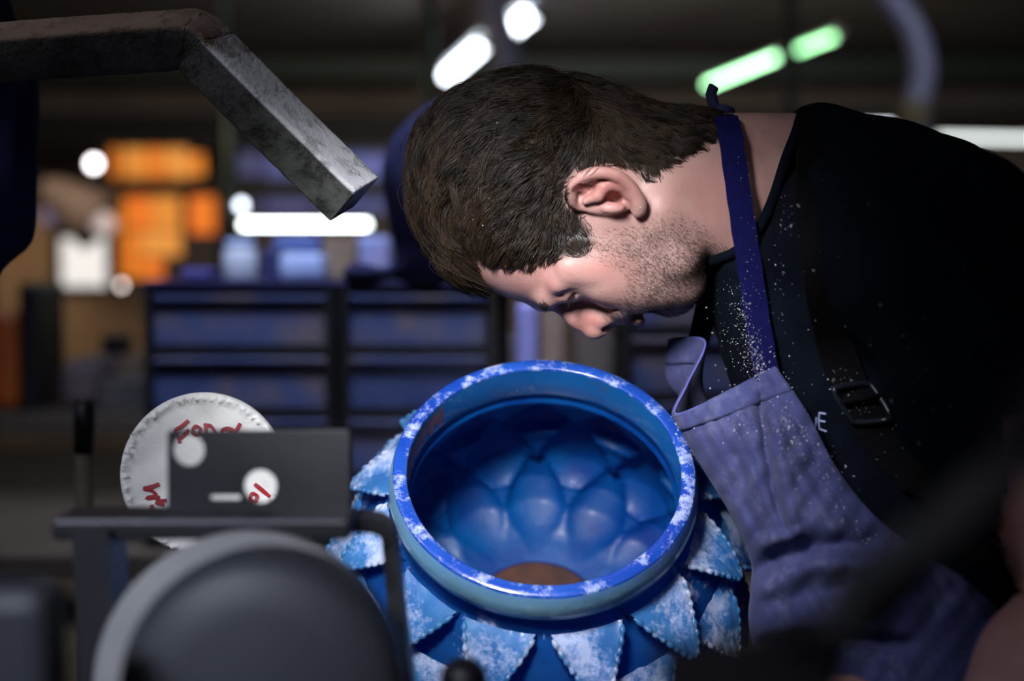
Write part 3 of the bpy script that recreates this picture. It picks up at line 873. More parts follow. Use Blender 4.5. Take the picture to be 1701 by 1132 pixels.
vlow = min((VM @ Vector((rad_at(z) * math.cos(a), rad_at(z) * math.sin(a), z))).z for z in np.linspace(-0.03, -0.33, 40) for a in np.linspace(0, 6.283, 60))

# ================================================================== FRONT BENCH AND WHAT STANDS ON IT
ZB = vlow - 0.022
bench('front_bench', -0.56, 0.20, -0.95, 0.34, ZB, 'dark wooden bench carrying the blue vase and the grinder')
# --- plaster disc with red writing
def plaster_mat(name, c1, c2, sc=50, bs_=0.5, bd=0.002):
    m, nt, bs = new_mat(name)
    nt.links.new(ramp(nt, noise(nt, sc * 0.3, 4), [(0.3, c1), (0.7, c2)]), bs.inputs['Base Color'])
    setin(bs, Roughness=0.9)
    h = mth(nt, 'ADD', noise(nt, sc, 6), mth(nt, 'MULTIPLY', noise(nt, sc * 9, 2), 0.35))
    bump(nt, bs, h, bs_, bd)
    return m
M_plaster = plaster_mat('white_plaster', (0.80, 0.79, 0.75), (0.70, 0.69, 0.66), 30, 0.45, 0.003)
M_red = simple('red_marker', (0.35, 0.008, 0.02), (0.28, 0.006, 0.015), 0.5)
DC = P(336, 786, 1.22); DR = 0.0700
DN = Vector((0.10, -0.985, 0.16)).normalized()
DM = frame(DN, (1, 0, 0), DC)
disc = empty('plaster_disc', (DC.x, DC.y, DC.z - DR), 'white plaster disc with red handwriting propped beside the grinder', 'disc')
v = []; f = []; n = 260
prof = [(0.0, -0.03), (0.93, -0.03), (0.99, -0.024), (1.0, -0.012), (0.995, -0.004), (0.97, 0.0005)]
prof += [(0.94, 0.0012), (0.91, 0.0010), (0.88, 0.0)] + [(q, 0.0) for q in (0.82, 0.74, 0.64, 0.52, 0.4, 0.28, 0.15, 0.0)]
dr = np.random.default_rng(3)
jag = np.convolve(np.tile(dr.normal(0, 1, n), 3), np.ones(3) / 3, 'same')[n:2 * n]
jag2 = dr.normal(0, 1, (n, 3))
for i, (r, z) in enumerate(prof):
    for k in range(n):
        a = 2 * math.pi * k / n
        rr, zz = r, z
        if 0.87 < r < 0.96 and z > 0:
            rr += 0.030 * jag[k]; zz += 0.0006 + 0.0016 * jag2[k, i % 3]
        if r <= 0.88 and i > 6:
            x, y = r * math.cos(a), r * math.sin(a)
            g = (y - 0.15) - 0.9 * (-(x + 0.15))
            zz += -0.0030 * math.exp(-((x * 0.75 + y * 0.66 - 0.42) / 0.11) ** 2) + 0.0016 * math.sin(3.2 * x + 2.5 * y) * (1 - r) + 0.0007 * math.sin(14 * (x * .4 - y * .9) + 3 * x)
        v.append(DM @ Vector((rr * DR * math.cos(a), rr * DR * math.sin(a), zz)))
for i in range(len(prof) - 1):
    for k in range(n):
        k2 = (k + 1) % n
        f.append((i * n + k, i * n + k2, (i + 1) * n + k2, (i + 1) * n + k))
disc_body = mesh_obj('plaster_body', v, f, M_plaster, disc)
dbvh = BVHTree.FromPolygons([Vector(x) for x in v], f)
def stroke(zpts, width):
    """zoomed picture coordinates of the handwriting (4.716x, offset 180, 640) cast onto the disc"""
    p = spline(zpts, max(12, 5 * (len(zpts) - 1)))
    pts = []
    for x, y in p:
        q = P(180 + x / 4.716, 640 + y / 4.716, 1.0); dirn = (q - CAM).normalized()
        h = dbvh.ray_cast(CAM, dirn)
        if h[0] is not None: pts.append(h[0] + DN * 0.0006)
    if len(pts) < 2: return None
    side = [DN.cross((pts[min(i + 1, len(pts) - 1)] - pts[max(i - 1, 0)])).normalized() for i in range(len(pts))]
    return pts, side, width
def circ(cx, cy, rx, ry): return [(cx + rx * math.cos(t), cy + ry * math.sin(t)) for t in np.linspace(0.4, 6.6, 14)]
letters = [('letter_f', [[(630, 278), (575, 325), (526, 358), (545, 400), (562, 455)], [(558, 425), (600, 385), (632, 352)]]),
           ('letter_o', [circ(692, 358, 30, 32)]),
           ('letter_n', [[(758, 300), (765, 340), (768, 385)], [(762, 345), (785, 318), (815, 335), (845, 385)]]),
           ('letter_a', [[(975, 352), (930, 342), (890, 362), (905, 400), (945, 390), (968, 350), (985, 395)]]),
           ('letter_l', [[(1034, 300), (1015, 340), (990, 385), (1000, 420)]]),
           ('letter_w', [[(400, 776), (335, 800), (278, 812), (345, 832), (372, 868), (302, 886), (405, 880)]]),
           ('letter_v', [[(460, 905), (378, 918), (440, 945)]]),
           ('letter_c', [[(338, 940), (350, 975), (385, 995), (440, 1000), (500, 985)]]),
           ('digit_zero', [circ(1138, 884, 28, 32)]), ('digit_one', [[(1145, 776), (1200, 820), (1270, 878)]])]
for nm, strokes in letters:
    q = MB()
    for s in strokes:
        r = stroke(s, 0.0026)
        if r: q.ribbon(r[0], r[1], [0.0031 * (1.0 + 0.18 * math.sin(i * 0.35)) for i in range(len(r[0]))], 0.0006)
    if q.v: q.build(nm, M_red, disc)
# wooden peg that holds the disc up from the bench
MB().tube([DC - DN * 0.035, Vector((DC.x, DC.y + 0.05, ZB))], 0.010, 10).build('stick', M_card, disc, True)

# --- grinder: guard bracket, dark domed motor, pale wheel, feet
M_gun = simple('dark_grey_enamel', (0.055, 0.060, 0.068), (0.045, 0.048, 0.055), 0.5, scale=12, bump_s=0.05)
M_plate = simple('dark_steel_plate', (0.050, 0.050, 0.055), (0.035, 0.035, 0.040), 0.45, metal=0.4, scale=20, bump_s=0.1)
M_wheel = plaster_mat('pale_grinding_wheel', (0.36, 0.355, 0.345), (0.30, 0.30, 0.30), 80, 0.2)
grinder = empty('grinder', (P(430, 1100, 0.82).x, P(430, 1100, 0.82).y, ZB), 'dark grey grinder with rounded motor, pale wheel and holed bracket', 'grinder')
def holed_plate(outer, holes, d, thick, name, mat, parent):
    cu = bpy.data.curves.new(name, 'CURVE'); cu.dimensions = '2D'; cu.fill_mode = 'BOTH'; cu.extrude = thick / 2; cu.bevel_depth = 0.0006
    for poly in [outer] + holes:
        sp = cu.splines.new('POLY'); sp.points.add(len(poly) - 1); sp.use_cyclic_u = True
        for p, (x, y) in zip(sp.points, poly):
            k = K(x, y, d); p.co = (k[0], k[2], 0, 1)
    tmp = bpy.data.objects.new('tmp', cu); COL.objects.link(tmp)
    bpy.context.view_layer.update()
    me = bpy.data.meshes.new_from_object(tmp.evaluated_get(bpy.context.evaluated_depsgraph_get()))
    vv = np.array([v.co[:] for v in me.vertices]); ff = [tuple(p.vertices) for p in me.polygons]
    bpy.data.objects.remove(tmp); bpy.data.curves.remove(cu); bpy.data.meshes.remove(me)
    cc = np.stack([vv[:, 0], d - vv[:, 2], vv[:, 1]], 1)
    return mesh_obj(name, c2w(cc), ff, mat, parent, smooth=False)
def ring(cx, cy, rx, ry=None, n=36): return [(cx + rx * math.cos(2 * math.pi * i / n), cy + (ry or rx) * math.sin(2 * math.pi * i / n)) for i in range(n)]
rr_ = lambda x0, y0, x1, y1, r: [(cx + r * math.cos(a), cy + r * math.sin(a)) for cx, cy, s in ((x1 - r, y1 - r, 0), (x0 + r, y1 - r, 1), (x0 + r, y0 + r, 2), (x1 - r, y0 + r, 3)) for a in np.linspace(s * math.pi / 2, (s + 1) * math.pi / 2, 6)]
holed_plate(rr_(281, 716, 580, 872, 6), [ring(314, 748, 28), ring(433, 808, 29), rr_(348, 821, 402, 832, 5)], 0.93, 0.004, 'bracket_plate', M_plate, grinder)
q = [P(*p) for p in ((96, 872, 0.90), (300, 870, 0.91), (590, 866, 0.93))]
MB().box((q[0] + q[2]) / 2, ((q[2] - q[0]).length, 0.05, 0.014), bev=0.003).build('bracket_flange', M_plate, grinder)
leg = spline([tuple(P(*p)) for p in ((570, 866, 0.95), (615, 868, 0.96), (640, 880, 0.965), (651, 915, 0.97), (660, 1010, 0.97), (676, 1140, 0.97))], 30)
leg = [Vector(x) for x in leg] + [Vector((leg[-1][0] + 0.005, leg[-1][1], ZB))]
MB().ribbon(leg, [Vector((0, 1, 0))] * len(leg), 0.030, 0.010).build('bracket_leg', M_plate, grinder)
leg = [P(165, 876, 0.90), P(172, 1000, 0.90), P(176, 1130, 0.90)]; leg.append(Vector((leg[-1].x, leg[-1].y, ZB)))
MB().ribbon(leg, [Vector((0, 1, 0))] * len(leg), 0.04, 0.022).build('bracket_leg', M_plate, grinder)
Rm = 243 * 0.76 / FPX
Mm = frame(Vector((0.04, -0.99, 0.12)), (1, 0, 0), P(426, 1162, 0.76))
MB().lathe([(0.0, 0.0), (Rm * .55, -0.0008), (Rm * .85, -0.004), (Rm * .95, -0.010), (Rm, -0.022), (Rm, -0.05), (Rm * .8, -0.056), (0, -0.056)], Mm, 72, False).build('motor_housing', M_gun, grinder, True)
Rw = 254 * 0.86 / FPX
Mw = frame(Vector((0.04, -0.99, 0.12)), (1, 0, 0), P(408, 1140, 0.86))
MB().lathe([(0, 0), (Rw * .96, 0), (Rw, -0.005), (Rw, -0.020), (Rw * .96, -0.025), (0, -0.025)], Mw, 72, False).build('grinding_wheel', M_wheel, grinder, True)
ctr = P(432, 1150, 0.80)
MB().box((ctr.x, ctr.y + 0.02, (ZB + ctr.z) / 2), (0.10, 0.10, ctr.z - ZB), bev=0.006).build('pedestal', M_gun, grinder)
MB().box((ctr.x, ctr.y + 0.03, ZB + 0.01), (0.2, 0.2, 0.02), bev=0.004).build('foot', M_gun, grinder)
# switch box at the left edge
a = P(-140, 985, 0.66); b = P(76, 985, 0.66)
sw = MB().box(((a.x + b.x) / 2, a.y + 0.02, (a.z + ZB) / 2), (b.x - a.x, 0.04, a.z - ZB), bev=0.008).build('switch_box', M_gun)
tag(sw, 'dark grey metal box standing left of the grinder', 'box')
# knob
kn = empty('clamp_knob', (P(770, 1150, 0.86).x, P(770, 1150, 0.86).y, ZB), 'round black clamp knob on a spindle in front of the vase', 'knob')
c = P(770, 1128, 0.86)
MB().lathe([(0, 0.012), (0.008, 0.011), (0.013, 0.006), (0.0145, 0), (0.013, -0.008), (0, -0.010)], frame((0, 0, 1), loc=c), 24, False).build('knob', M_black, kn, True)
MB().tube([c, Vector((c.x, c.y, ZB))], 0.006, 10).build('spindle', M_plate, kn, True)
# brush standing upright behind the grinder
br = empty('brush', (P(141, 860, 1.6).x, P(141, 860, 1.6).y, ZB), 'upright brush with a black grip and pale wooden handle', 'brush')
MB().tube([P(141, 664, 1.6), P(140, 700, 1.6), P(139, 752, 1.6)], [0.010, 0.0115, 0.011], 14).build('grip', M_black, br, True)
p0 = P(139, 752, 1.6)
MB().tube([p0, Vector((p0.x, p0.y, ZB + 0.0))], 0.0095, 14).build('handle', simple('pale_wood', (0.20, 0.17, 0.12), (0.15, 0.13, 0.09), 0.7), br, True)
# low pot for the brush to stand in, behind the bench edge
# --- plaster-caked wooden angle arm
def arm_mat():
    m, nt, bs = new_mat('plaster_caked_wood')
    n = noise(nt, 38, 7, 'Object', 0.7); g = noise(nt, 10, 5, 'Object', 0.6, (1, 1, 1))
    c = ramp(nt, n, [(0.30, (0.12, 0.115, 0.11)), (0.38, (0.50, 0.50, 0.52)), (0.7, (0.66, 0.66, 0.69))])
    shade_tone = ramp(nt, n, [(0.36, (0.022, 0.022, 0.018)), (0.6, (0.080, 0.080, 0.074))])  # sides darker than the plaster top: shade put into the colour
    wood = ramp(nt, g, [(0.3, (0.10, 0.06, 0.04)), (0.7, (0.16, 0.12, 0.09))])
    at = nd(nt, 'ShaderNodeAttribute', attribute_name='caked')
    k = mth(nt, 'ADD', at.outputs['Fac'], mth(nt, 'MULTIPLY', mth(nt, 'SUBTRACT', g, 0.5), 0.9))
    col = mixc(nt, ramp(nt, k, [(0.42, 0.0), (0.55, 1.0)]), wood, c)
    nt.links.new(mixc(nt, nd(nt, 'ShaderNodeAttribute', attribute_name='side').outputs['Fac'], col, shade_tone), bs.inputs['Base Color'])
    setin(bs, Roughness=0.92)
    bump(nt, bs, mth(nt, 'ADD', mth(nt, 'MULTIPLY', ramp(nt, n, [(0.3, 0.0), (0.46, 0.9), (0.7, 1.0)]), 1.0), mth(nt, 'MULTIPLY', noise(nt, 220, 3), 0.3)), 0.8, 0.004)
    return m
M_arm = arm_mat()
# centre line in camera-aligned metres; square section with one ridge towards the camera
DA = 1.22
cl_px = [(-120, 98), (0, 88), (150, 76), (296, 66), (318, 66), (338, 78), (352, 95), (420, 164), (500, 243), (560, 303), (582, 324), (590, 332)]
cls = spline(cl_px, 90)
A = 0.0205
vv = []; ff = []; cak = []; sid = []
NSQ = 28
for i in range(len(cls)):
    c = np.array(K(cls[i][0], cls[i][1], DA))
    t = np.array(K(*cls[min(i + 1, 89)], DA)) - np.array(K(*cls[max(i - 1, 0)], DA)); t /= np.linalg.norm(t)
    nrm = np.cross(t, (0, 1, 0)); nrm /= np.linalg.norm(nrm)
    if nrm[2] < 0: nrm = -nrm
    fw = np.array((0, 1.0, 0))
    th = math.radians(38)
    # big camera-facing side normal s, upper side normal u
    u = math.cos(th - 0.10) * nrm - math.sin(th - 0.10) * fw
    s = -math.sin(th - 0.10) * nrm - math.cos(th - 0.10) * fw
    u, s = u / np.linalg.norm(u), s / np.linalg.norm(s)
    end = min(1.0, (89 - i) / 2.5); sc = 0.78 + 0.22 * math.sqrt(max(0, 1 - (1 - end) ** 2))
    for k in range(NSQ):
        a = 2 * math.pi * k / NSQ
        ca, sa = math.cos(a), math.sin(a)
        e = 0.16
        x = math.copysign(abs(ca) ** e, ca); y = math.copysign(abs(sa) ** e, sa)
        wob = 1 + 0.010 * math.sin(i * 0.31 + 3 * a) + 0.010 * math.sin(i * 2.3 + 5 * a)
        vv.append(c + (u * x * 0.0205 + s * y * 0.0225) * sc * wob)
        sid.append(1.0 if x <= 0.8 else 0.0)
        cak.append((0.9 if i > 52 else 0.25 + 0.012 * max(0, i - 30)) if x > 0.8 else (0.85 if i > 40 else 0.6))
for i in range(89):
    for k in range(NSQ):
        k2 = (k + 1) % NSQ
        ff.append((i * NSQ + k, i * NSQ + k2, (i + 1) * NSQ + k2, (i + 1) * NSQ + k))
ff.append(tuple(range(NSQ - 1, -1, -1))); ff.append(tuple(89 * NSQ + k for k in range(NSQ)))
arm = empty('angle_arm', Vector(c2w(np.array(vv).mean(0))), 'bent wooden arm caked with cracked white plaster reaching in towards the hair', 'arm')
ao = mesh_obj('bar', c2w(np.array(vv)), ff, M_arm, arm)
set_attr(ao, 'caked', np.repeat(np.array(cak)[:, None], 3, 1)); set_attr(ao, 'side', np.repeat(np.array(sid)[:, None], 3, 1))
# upright the arm is carried by, outside the picture
pe = Vector(c2w(vv[0])); 
MB().tube([Vector((pe.x - 0.02, pe.y, ZB)), Vector((pe.x - 0.02, pe.y, pe.z + 0.05))], 0.025, 14).build('upright', M_plate, arm, True)

# --- slanting steel bar close to the camera on the right
bar = MB()
pts = [P(2100, 330, 0.46), P(1760, 690, 0.46), P(1580, 868, 0.46), P(1430, 1010, 0.46), P(1330, 1100, 0.46), P(1240, 1140, 0.46), P(1100, 1160, 0.46)]
pts = [Vector(x) for x in spline([tuple(p) for p in pts], 40)]
bar.ribbon(pts, [Vector((0.7, 0.0, 0.7))] * 40, 0.030, 0.012)
bo = bar.build('steel_bar', simple('blackened_steel', (0.034, 0.035, 0.040), (0.026, 0.026, 0.030), 0.6)); tag(bo, 'dark blurred steel bar slanting across in front of the apron', 'bar')

# ================================================================== THE MAN
D0 = 1.25
FEETX = P(1600, 900, 1.27)
man = empty('person', (FEETX.x, FEETX.y, 0.0), 'man in dark T-shirt and dusty blue apron bending over the blue vase', 'person')

# ---- materials
def skin_mat():
    m, nt, bs = new_mat('skin')
    at = nd(nt, 'ShaderNodeAttribute', attribute_name='tone')
    sep = nd(nt, 'ShaderNodeSeparateColor'); nt.links.new(at.outputs['Color'], sep.inputs[0])
    base = ramp(nt, noise(nt, 28, 5), [(0.35, (0.56, 0.335, 0.29)), (0.65, (0.48, 0.26, 0.225))])
    red = mixc(nt, mth(nt, 'MULTIPLY', sep.outputs[2], 0.85), base, (0.50, 0.16, 0.135))
    fine = noise(nt, 520, 2)
    bf = mth(nt, 'MULTIPLY', sep.outputs[1], ramp(nt, fine, [(0.35, 0.25), (0.62, 0.95)]))
    c = mixc(nt, bf, red, (0.10, 0.072, 0.065))
    c = mixc(nt, sep.outputs[0], c, (0.022, 0.014, 0.010))
    nt.links.new(c, bs.inputs['Base Color'])
    setin(bs, Roughness=0.48)
    bs.inputs['Subsurface Weight'].default_value = 0.12
    bs.inputs['Subsurface Radius'].default_value = (0.008, 0.003, 0.002)
    bs.inputs['Subsurface Scale'].default_value = 0.6
    bump(nt, bs, mth(nt, 'ADD', noise(nt, 420, 3), mth(nt, 'MULTIPLY', noise(nt, 90, 3), 0.5)), 0.22, 0.0012)
    return m
M_skin = skin_mat()
def hair_mat(name, c1, c2, rough=0.5):
    m, nt, bs = new_mat(name)
    nt.links.new(ramp(nt, noise(nt, 60, 3), [(0.3, c1), (0.7, c2)]), bs.inputs['Base Color'])
    setin(bs, Roughness=rough); bs.inputs['Specular IOR Level'].default_value = 0.35
    return m
M_hair = hair_mat('dark_brown_hair', (0.007, 0.0042, 0.0026), (0.038, 0.021, 0.010))
M_stub = hair_mat('stubble_hair', (0.03, 0.02, 0.015), (0.07, 0.045, 0.03))
M_shirt = simple('black_navy_jersey', (0.0025, 0.0042, 0.0085), (0.0045, 0.007, 0.014), 0.95, scale=40, bump_s=0.3, bump_d=0.0015)
M_shirt.node_tree.nodes['Principled BSDF'].inputs['Specular IOR Level'].default_value = 0.08
M_strapnavy = simple('navy_webbing', (0.005, 0.005, 0.055), (0.007, 0.007, 0.070), 0.9, scale=160, bump_s=0.5, Specular_IOR_Level=0.1)
M_strapblack = simple('black_webbing', (0.0025, 0.0025, 0.0035), (0.004, 0.004, 0.005), 0.85, scale=200, bump_s=0.5, Specular_IOR_Level=0.15)

# ---- head and neck
KP = lambda x, y, d: np.array(K(x, y, d))
# helper: same picture spot on the far half of the head
def both(px, py, d): 
    a = KP(px, py, d); b = a.copy(); b[1] = 2 * D0 - a[1]
    return a, b
hc = Clay(KP(640, 560, 1.13) * 1.0 + np.array([-0.01, 0, -0.012]), np.array([K(1400, 560, 1.25)[0], 1.37, K(900, 85, 1.25)[2]]), 0.0018)
contour = [(795, 472), (838, 493), (873, 504), (893, 507), (910, 502), (932, 499), (960, 503), (990, 510), (1012, 519), (1030, 525), (1046, 522), (1060, 525), (1073, 518), (1086, 515),
           (1100, 518), (1117, 516), (1136, 505), (1150, 487), (1160, 466), (1185, 420), (1205, 340), (1196, 260), (1180, 214), (1120, 190), (1060, 168), (1000, 145), (940, 128), (890, 123),
           (820, 133), (765, 158), (728, 190), (702, 235), (693, 290), (699, 345), (714, 390), (742, 435), (770, 460)]
marks = [(870, 290, .077, .085), (760, 300, .073, .085), (1000, 230, .074, .085), (1080, 240, .068, .075), (1120, 250, .060, .065), (850, 420, .066, .060), (800, 440, .062, .06),
         (890, 490, .053, .036), (930, 470, .057, .040), (960, 455, .061, .046), (1000, 440, .065, .052), (1000, 340, .072, .07), (1040, 500, .044, .042), (1060, 470, .053, .050),
         (1120, 500, .034, .036), (1140, 470, .042, .042), (1110, 420, .056, .055), (1160, 420, .052, .055), (1180, 330, .060, .064), (1090, 350, .066, .065)]
inflate(hc, spline_closed(contour, 160), D0, marks)
# neck
hc.cap(KP(1110, 325, 1.25), KP(1420, 335, 1.262), 0.060, 0.064, 0.02)
hc.cap(KP(1150, 250, 1.25), KP(1420, 265, 1.262), 0.032, 0.040, 0.02)
# sternomastoid
a, b = both(1100, 345, 1.192); hc.cap(a, KP(1255, 430, 1.225), 0.012, 0.010, 0.02)
# brow ridge
for s in (0, 1):
    p = [both(904, 500, 1.247)[s], both(912, 494, 1.222)[s], both(930, 470, 1.200)[s], both(944, 446, 1.191)[s]]
    hc.chain(p, [0.0052, 0.0054, 0.0048, 0.004], 0.014)
# eye socket
for s in (0, 1): hc.ell(both(950, 488, 1.211)[s], (0.008, 0.010, 0.0035), 0.012, 'sub')
# cheek bone and cheek
for s in (0, 1):
    hc.ell(both(1003, 462, 1.206)[s], (0.022, 0.016, 0.016), 0.022)
    hc.ell(both(1038, 464, 1.210)[s], (0.022, 0.011, 0.018), 0.024)
    hc.ell(both(965, 438, 1.190)[s], (0.016, 0.006, 0.012), 0.015)
# jaw
for s in (0, 1): hc.chain([both(1098, 385, 1.194)[s], both(1128, 430, 1.200)[s], both(1138, 472, 1.222)[s], KP(1122, 490, 1.25)], [0.010, 0.012, 0.011, 0.009], 0.020)
# flesh round the mouth
for s in (0, 1):
    hc.ell(both(1076, 486, 1.220)[s], (0.018, 0.013, 0.013), 0.018)
    hc.ell(both(1030, 504, 1.226)[s], (0.014, 0.012, 0.007), 0.012)
# chin
hc.ell(KP(1108, 495, 1.25), (0.015, 0.018, 0.0100), 0.012)
# nose
hc.chain([KP(912, 496, D0), KP(934, 506, D0), KP(962, 528, D0), KP(984, 546, D0)], [0.0055, 0.0062, 0.0078, 0.0085], 0.007)
hc.chain([KP(930, 494, D0), KP(965, 513, D0), KP(996, 529, D0)], [0.0075, 0.0125, 0.0125], 0.010)
hc.ell(KP(989, 546, D0), (0.0085, 0.0095, 0.0082), 0.005)
for s in (0, 1):
    hc.ell(both(1000, 528, 1.2375)[s], (0.0078, 0.0055, 0.0085), 0.005)
    hc.ell(both(1006, 542, 1.2435)[s], (0.0038, 0.0042, 0.0058), 0.003, 'sub')
hc.cap(KP(1002, 548, D0), KP(1014, 530, D0), 0.0042, 0.0045, 0.003)
# crease between nose wing and cheek
for s in (0, 1): hc.chain([both(985, 508, 1.2285)[s], both(1008, 514, 1.2245)[s], both(1026, 510, 1.215)[s]], [0.0012, 0.0022, 0.0012], 0.007, 'sub')
# upper lip, lips
hc.ell(KP(1027, 523, D0), (0.0090, 0.029, 0.0075), 0.009)
hc.ell(KP(1034, 532, D0), (0.0054, 0.0200, 0.0054), 0.0025)
hc.ell(KP(1058, 532, D0), (0.0062, 0.0190, 0.0056), 0.0025)
for s in (0, 1): hc.cap(KP(1046, 536, D0), both(1049, 518, 1.226)[s], 0.0024, 0.0017, 0.0025, 'sub')
for s in (0, 1): hc.ell(both(1052, 510, 1.222)[s], (0.003, 0.003, 0.003), 0.005, 'sub')
# eyelids round the eyeball
EYE = both(944, 477, 1.2170); ER = 0.0122
for s in (0, 1):
    hc.ell(EYE[s], (0.0136, 0.0136, 0.0136), 0.008)
    e = EYE[s]
    sg = -1 if s == 0 else 1
    q0 = e + np.array((0.0052, sg * 0.0128, -0.0040)); q1 = e + np.array((0.0022, sg * 0.0085, -0.0112)); q2 = e + np.array((0.0015, sg * -0.002, -0.0135))
    hc.chain([q0, q1, q2], [0.0012, 0.0017, 0.0008], 0.0018, 'sub')
    # lid crease
    q0 = e + np.array((-0.0035, sg * 0.0140, -0.0010)); q1 = e + np.array((-0.0075, sg * 0.0100, -0.0085))
    hc.cap(q0, q1, 0.0002, 0.0003, 0.004, 'sub')
# ears
def ear(s):
    T = lambda x, y, d: both(x, y, d)[s]
    hc.ell(T(1004, 325, 1.176), (0.030, 0.007, 0.016), 0.006, R=None)
    hx = [(962, 347, 1.178), (950, 334, 1.168), (951, 312, 1.158), (966, 295, 1.152), (992, 287, 1.150), (1022, 291, 1.153), (1044, 306, 1.159), (1056, 325, 1.165), (1062, 342, 1.170), (1060, 352, 1.174)]
    hs = spline(hx, 26)
    pts = [T(*q) for q in hs]
    rad = list(np.interp(np.linspace(0, 1, 26), [0, .15, .4, .7, .85, 1.0], [0.0026, 0.0038, 0.0044, 0.0046, 0.0058, 0.0052]))
    hc.chain(pts, rad, 0.0028)
    # web between rim and head
    for q in (6, 10, 14, 18, 21): hc.cap(pts[q], T(1010 + (q - 12) * 2, 318, 1.184), 0.003, 0.006, 0.004)
    # scapha and concha
    hc.ell(T(976, 320, 1.156), (0.012, 0.0075, 0.0085), 0.004, 'sub')
    hc.ell(T(1016, 325, 1.160), (0.0125, 0.0115, 0.0075), 0.003, 'sub')
    hc.ell(T(1022, 330, 1.172), (0.006, 0.012, 0.005), 0.003, 'sub')
    # antihelix and tragus
    hc.chain([T(972, 335, 1.166), T(994, 325, 1.163), T(1004, 310, 1.160), T(1030, 308, 1.163), T(1042, 322, 1.167)], [0.0030, 0.0042, 0.0040, 0.0040, 0.0034], 0.005)
    hc.ell(T(1018, 346, 1.169), (0.0095, 0.004, 0.0045), 0.005)
ear(0); ear(1)
_cut = np.array([[K(x, y, 1.205)[0], K(x, y, 1.205)[2]] for x, y in [(1345, 120), (1343, 190), (1318, 250), (1296, 312), (1272, 374), (1232, 428), (1190, 452), (1185, 640), (1600, 640), (1600, 120)]])
_U, _V = np.meshgrid(hc.ax[0].astype(float), hc.ax[2].astype(float), indexing='ij')
hc.F = np.maximum(hc.F, poly_dist(_cut, _U, _V)[:, None, :].astype(np.float32))
hc.normalise()
hv, hq = hc.nets()
px, py = pix(np.stack([hv[:, 0], np.where(hv[:, 1] > D0, 2 * D0 - hv[:, 1], hv[:, 1]), hv[:, 2]], 1))
HAIRPOLY = [(805, 500), (792, 462), (783, 436), (776, 408), (800, 424), (848, 440), (890, 441), (925, 430), (974, 424), (985, 402), (976, 378), (962, 356), (943, 344), (940, 306), (955, 284), (985, 272), (1030, 272),
            (1062, 284), (1086, 296), (1104, 272), (1140, 256), (1180, 236), (1206, 214), (1206, 150), (1100, 60), (800, 40), (620, 150), (600, 400), (700, 520)]
scalp = soft_poly(HAIRPOLY, px, py, 7)
BEARD = [(985, 395), (1020, 392), (1060, 385), (1085, 372), (1120, 368), (1160, 385), (1190, 420), (1190, 470), (1150, 515), (1110, 535), (1060, 535), (1035, 545), (1014, 540), (1018, 520), (1040, 505), (1060, 478), (1045, 440), (1010, 425), (980, 415)]
beard = soft_poly(BEARD, px, py, 26) * 0.72
mus = np.exp(-(((px - 1026) / 15) ** 2 + ((py - 526) / 11) ** 2)) * 0.75
beard = np.maximum(beard, mus)
lips = np.clip(np.exp(-(((px - 1038) / 7) ** 2 + ((py - 533) / 7) ** 2)) + np.exp(-(((px - 1057) / 9) ** 2 + ((py - 533) / 9) ** 2)), 0, 1)
beard = beard * (1 - lips)
redness = np.clip(0.55 * np.exp(-(((px - 1000) / 40) ** 2 + ((py - 445) / 28) ** 2)) + 0.75 * np.exp(-(((px - 1015) / 60) ** 2 + ((py - 315) / 36) ** 2)) * (hv[:, 1] < 1.182) +
                  0.75 * np.exp(-(((px - 975) / 36) ** 2 + ((py - 535) / 26) ** 2)) + 0.9 * lips + 0.35 * np.exp(-(((px - 1200) / 60) ** 2 + ((py - 330) / 70) ** 2)) +
                  0.4 * np.exp(-(((px - 880) / 60) ** 2 + ((py - 470) / 30) ** 2)), 0, 1)
tone_head = np.stack([scalp, beard, redness], 1)

# ---- near arm and far arm with hands (same mesh as the head)
bc = Clay((0.05, 0.80, -0.52), (0.62, 1.62, 0.02), 0.0042)
SH = KP(1560, 420, 1.09)                                     # near shoulder
EL = KP(1840, 985, 0.985); WR = KP(1590, 1330, 0.93)
bc.cap(KP(1700, 800, 1.02), EL, 0.050, 0.043, 0.02)
bc.chain([EL, EL * .6 + WR * .4, WR], [0.043, 0.045, 0.029], 0.02)
def hand(wr, palm_dir, side, nrm, curl):
    """palm and five bent fingers; palm_dir along the hand, side towards the thumb, nrm palm normal"""
    pd, sd, nn = [np.array(x) / np.linalg.norm(x) for x in (palm_dir, side, nrm)]
    pc = wr + pd * 0.05
    for k in (-1, -.33, .33, 1): bc.cap(wr + sd * k * 0.014, wr + pd * 0.088 + sd * k * 0.030, 0.014, 0.0115, 0.010)
    for k, L in ((1, .070), (.33, .079), (-.33, .073), (-1, .058)):
        b = wr + pd * 0.090 + sd * k * 0.031
        p = [b]; ang = 0.0
        for frac, da in ((.45, curl), (.32, curl * 1.2), (.23, curl)):
            ang += da
            p.append(p[-1] + L * frac * (pd * math.cos(ang) + nn * math.sin(ang)))
        bc.chain(p, [0.0098, 0.0090, 0.0082, 0.0072], 0.003)
    b = wr + pd * 0.028 + sd * 0.024
    t1 = b + sd * 0.026 + pd * 0.024 + nn * 0.008; t2 = t1 + pd * 0.030 + nn * 0.012 + sd * .006; t3 = t2 + pd * 0.022 + nn * 0.014
    bc.chain([b, t1, t2, t3], [0.0150, 0.0125, 0.0105, 0.0085], 0.005)
hd = np.array((-0.75, 0.62, -0.02))
hand(WR, hd, (0.3, 0.2, 0.93), (-0.1, 0.95, 0.0), 0.45)
EF = KP(1620, 1060, 1.50); WF = KP(1440, 1280, 1.50)
bc.cap(KP(1560, 700, 1.47), EF, 0.050, 0.043, 0.02)
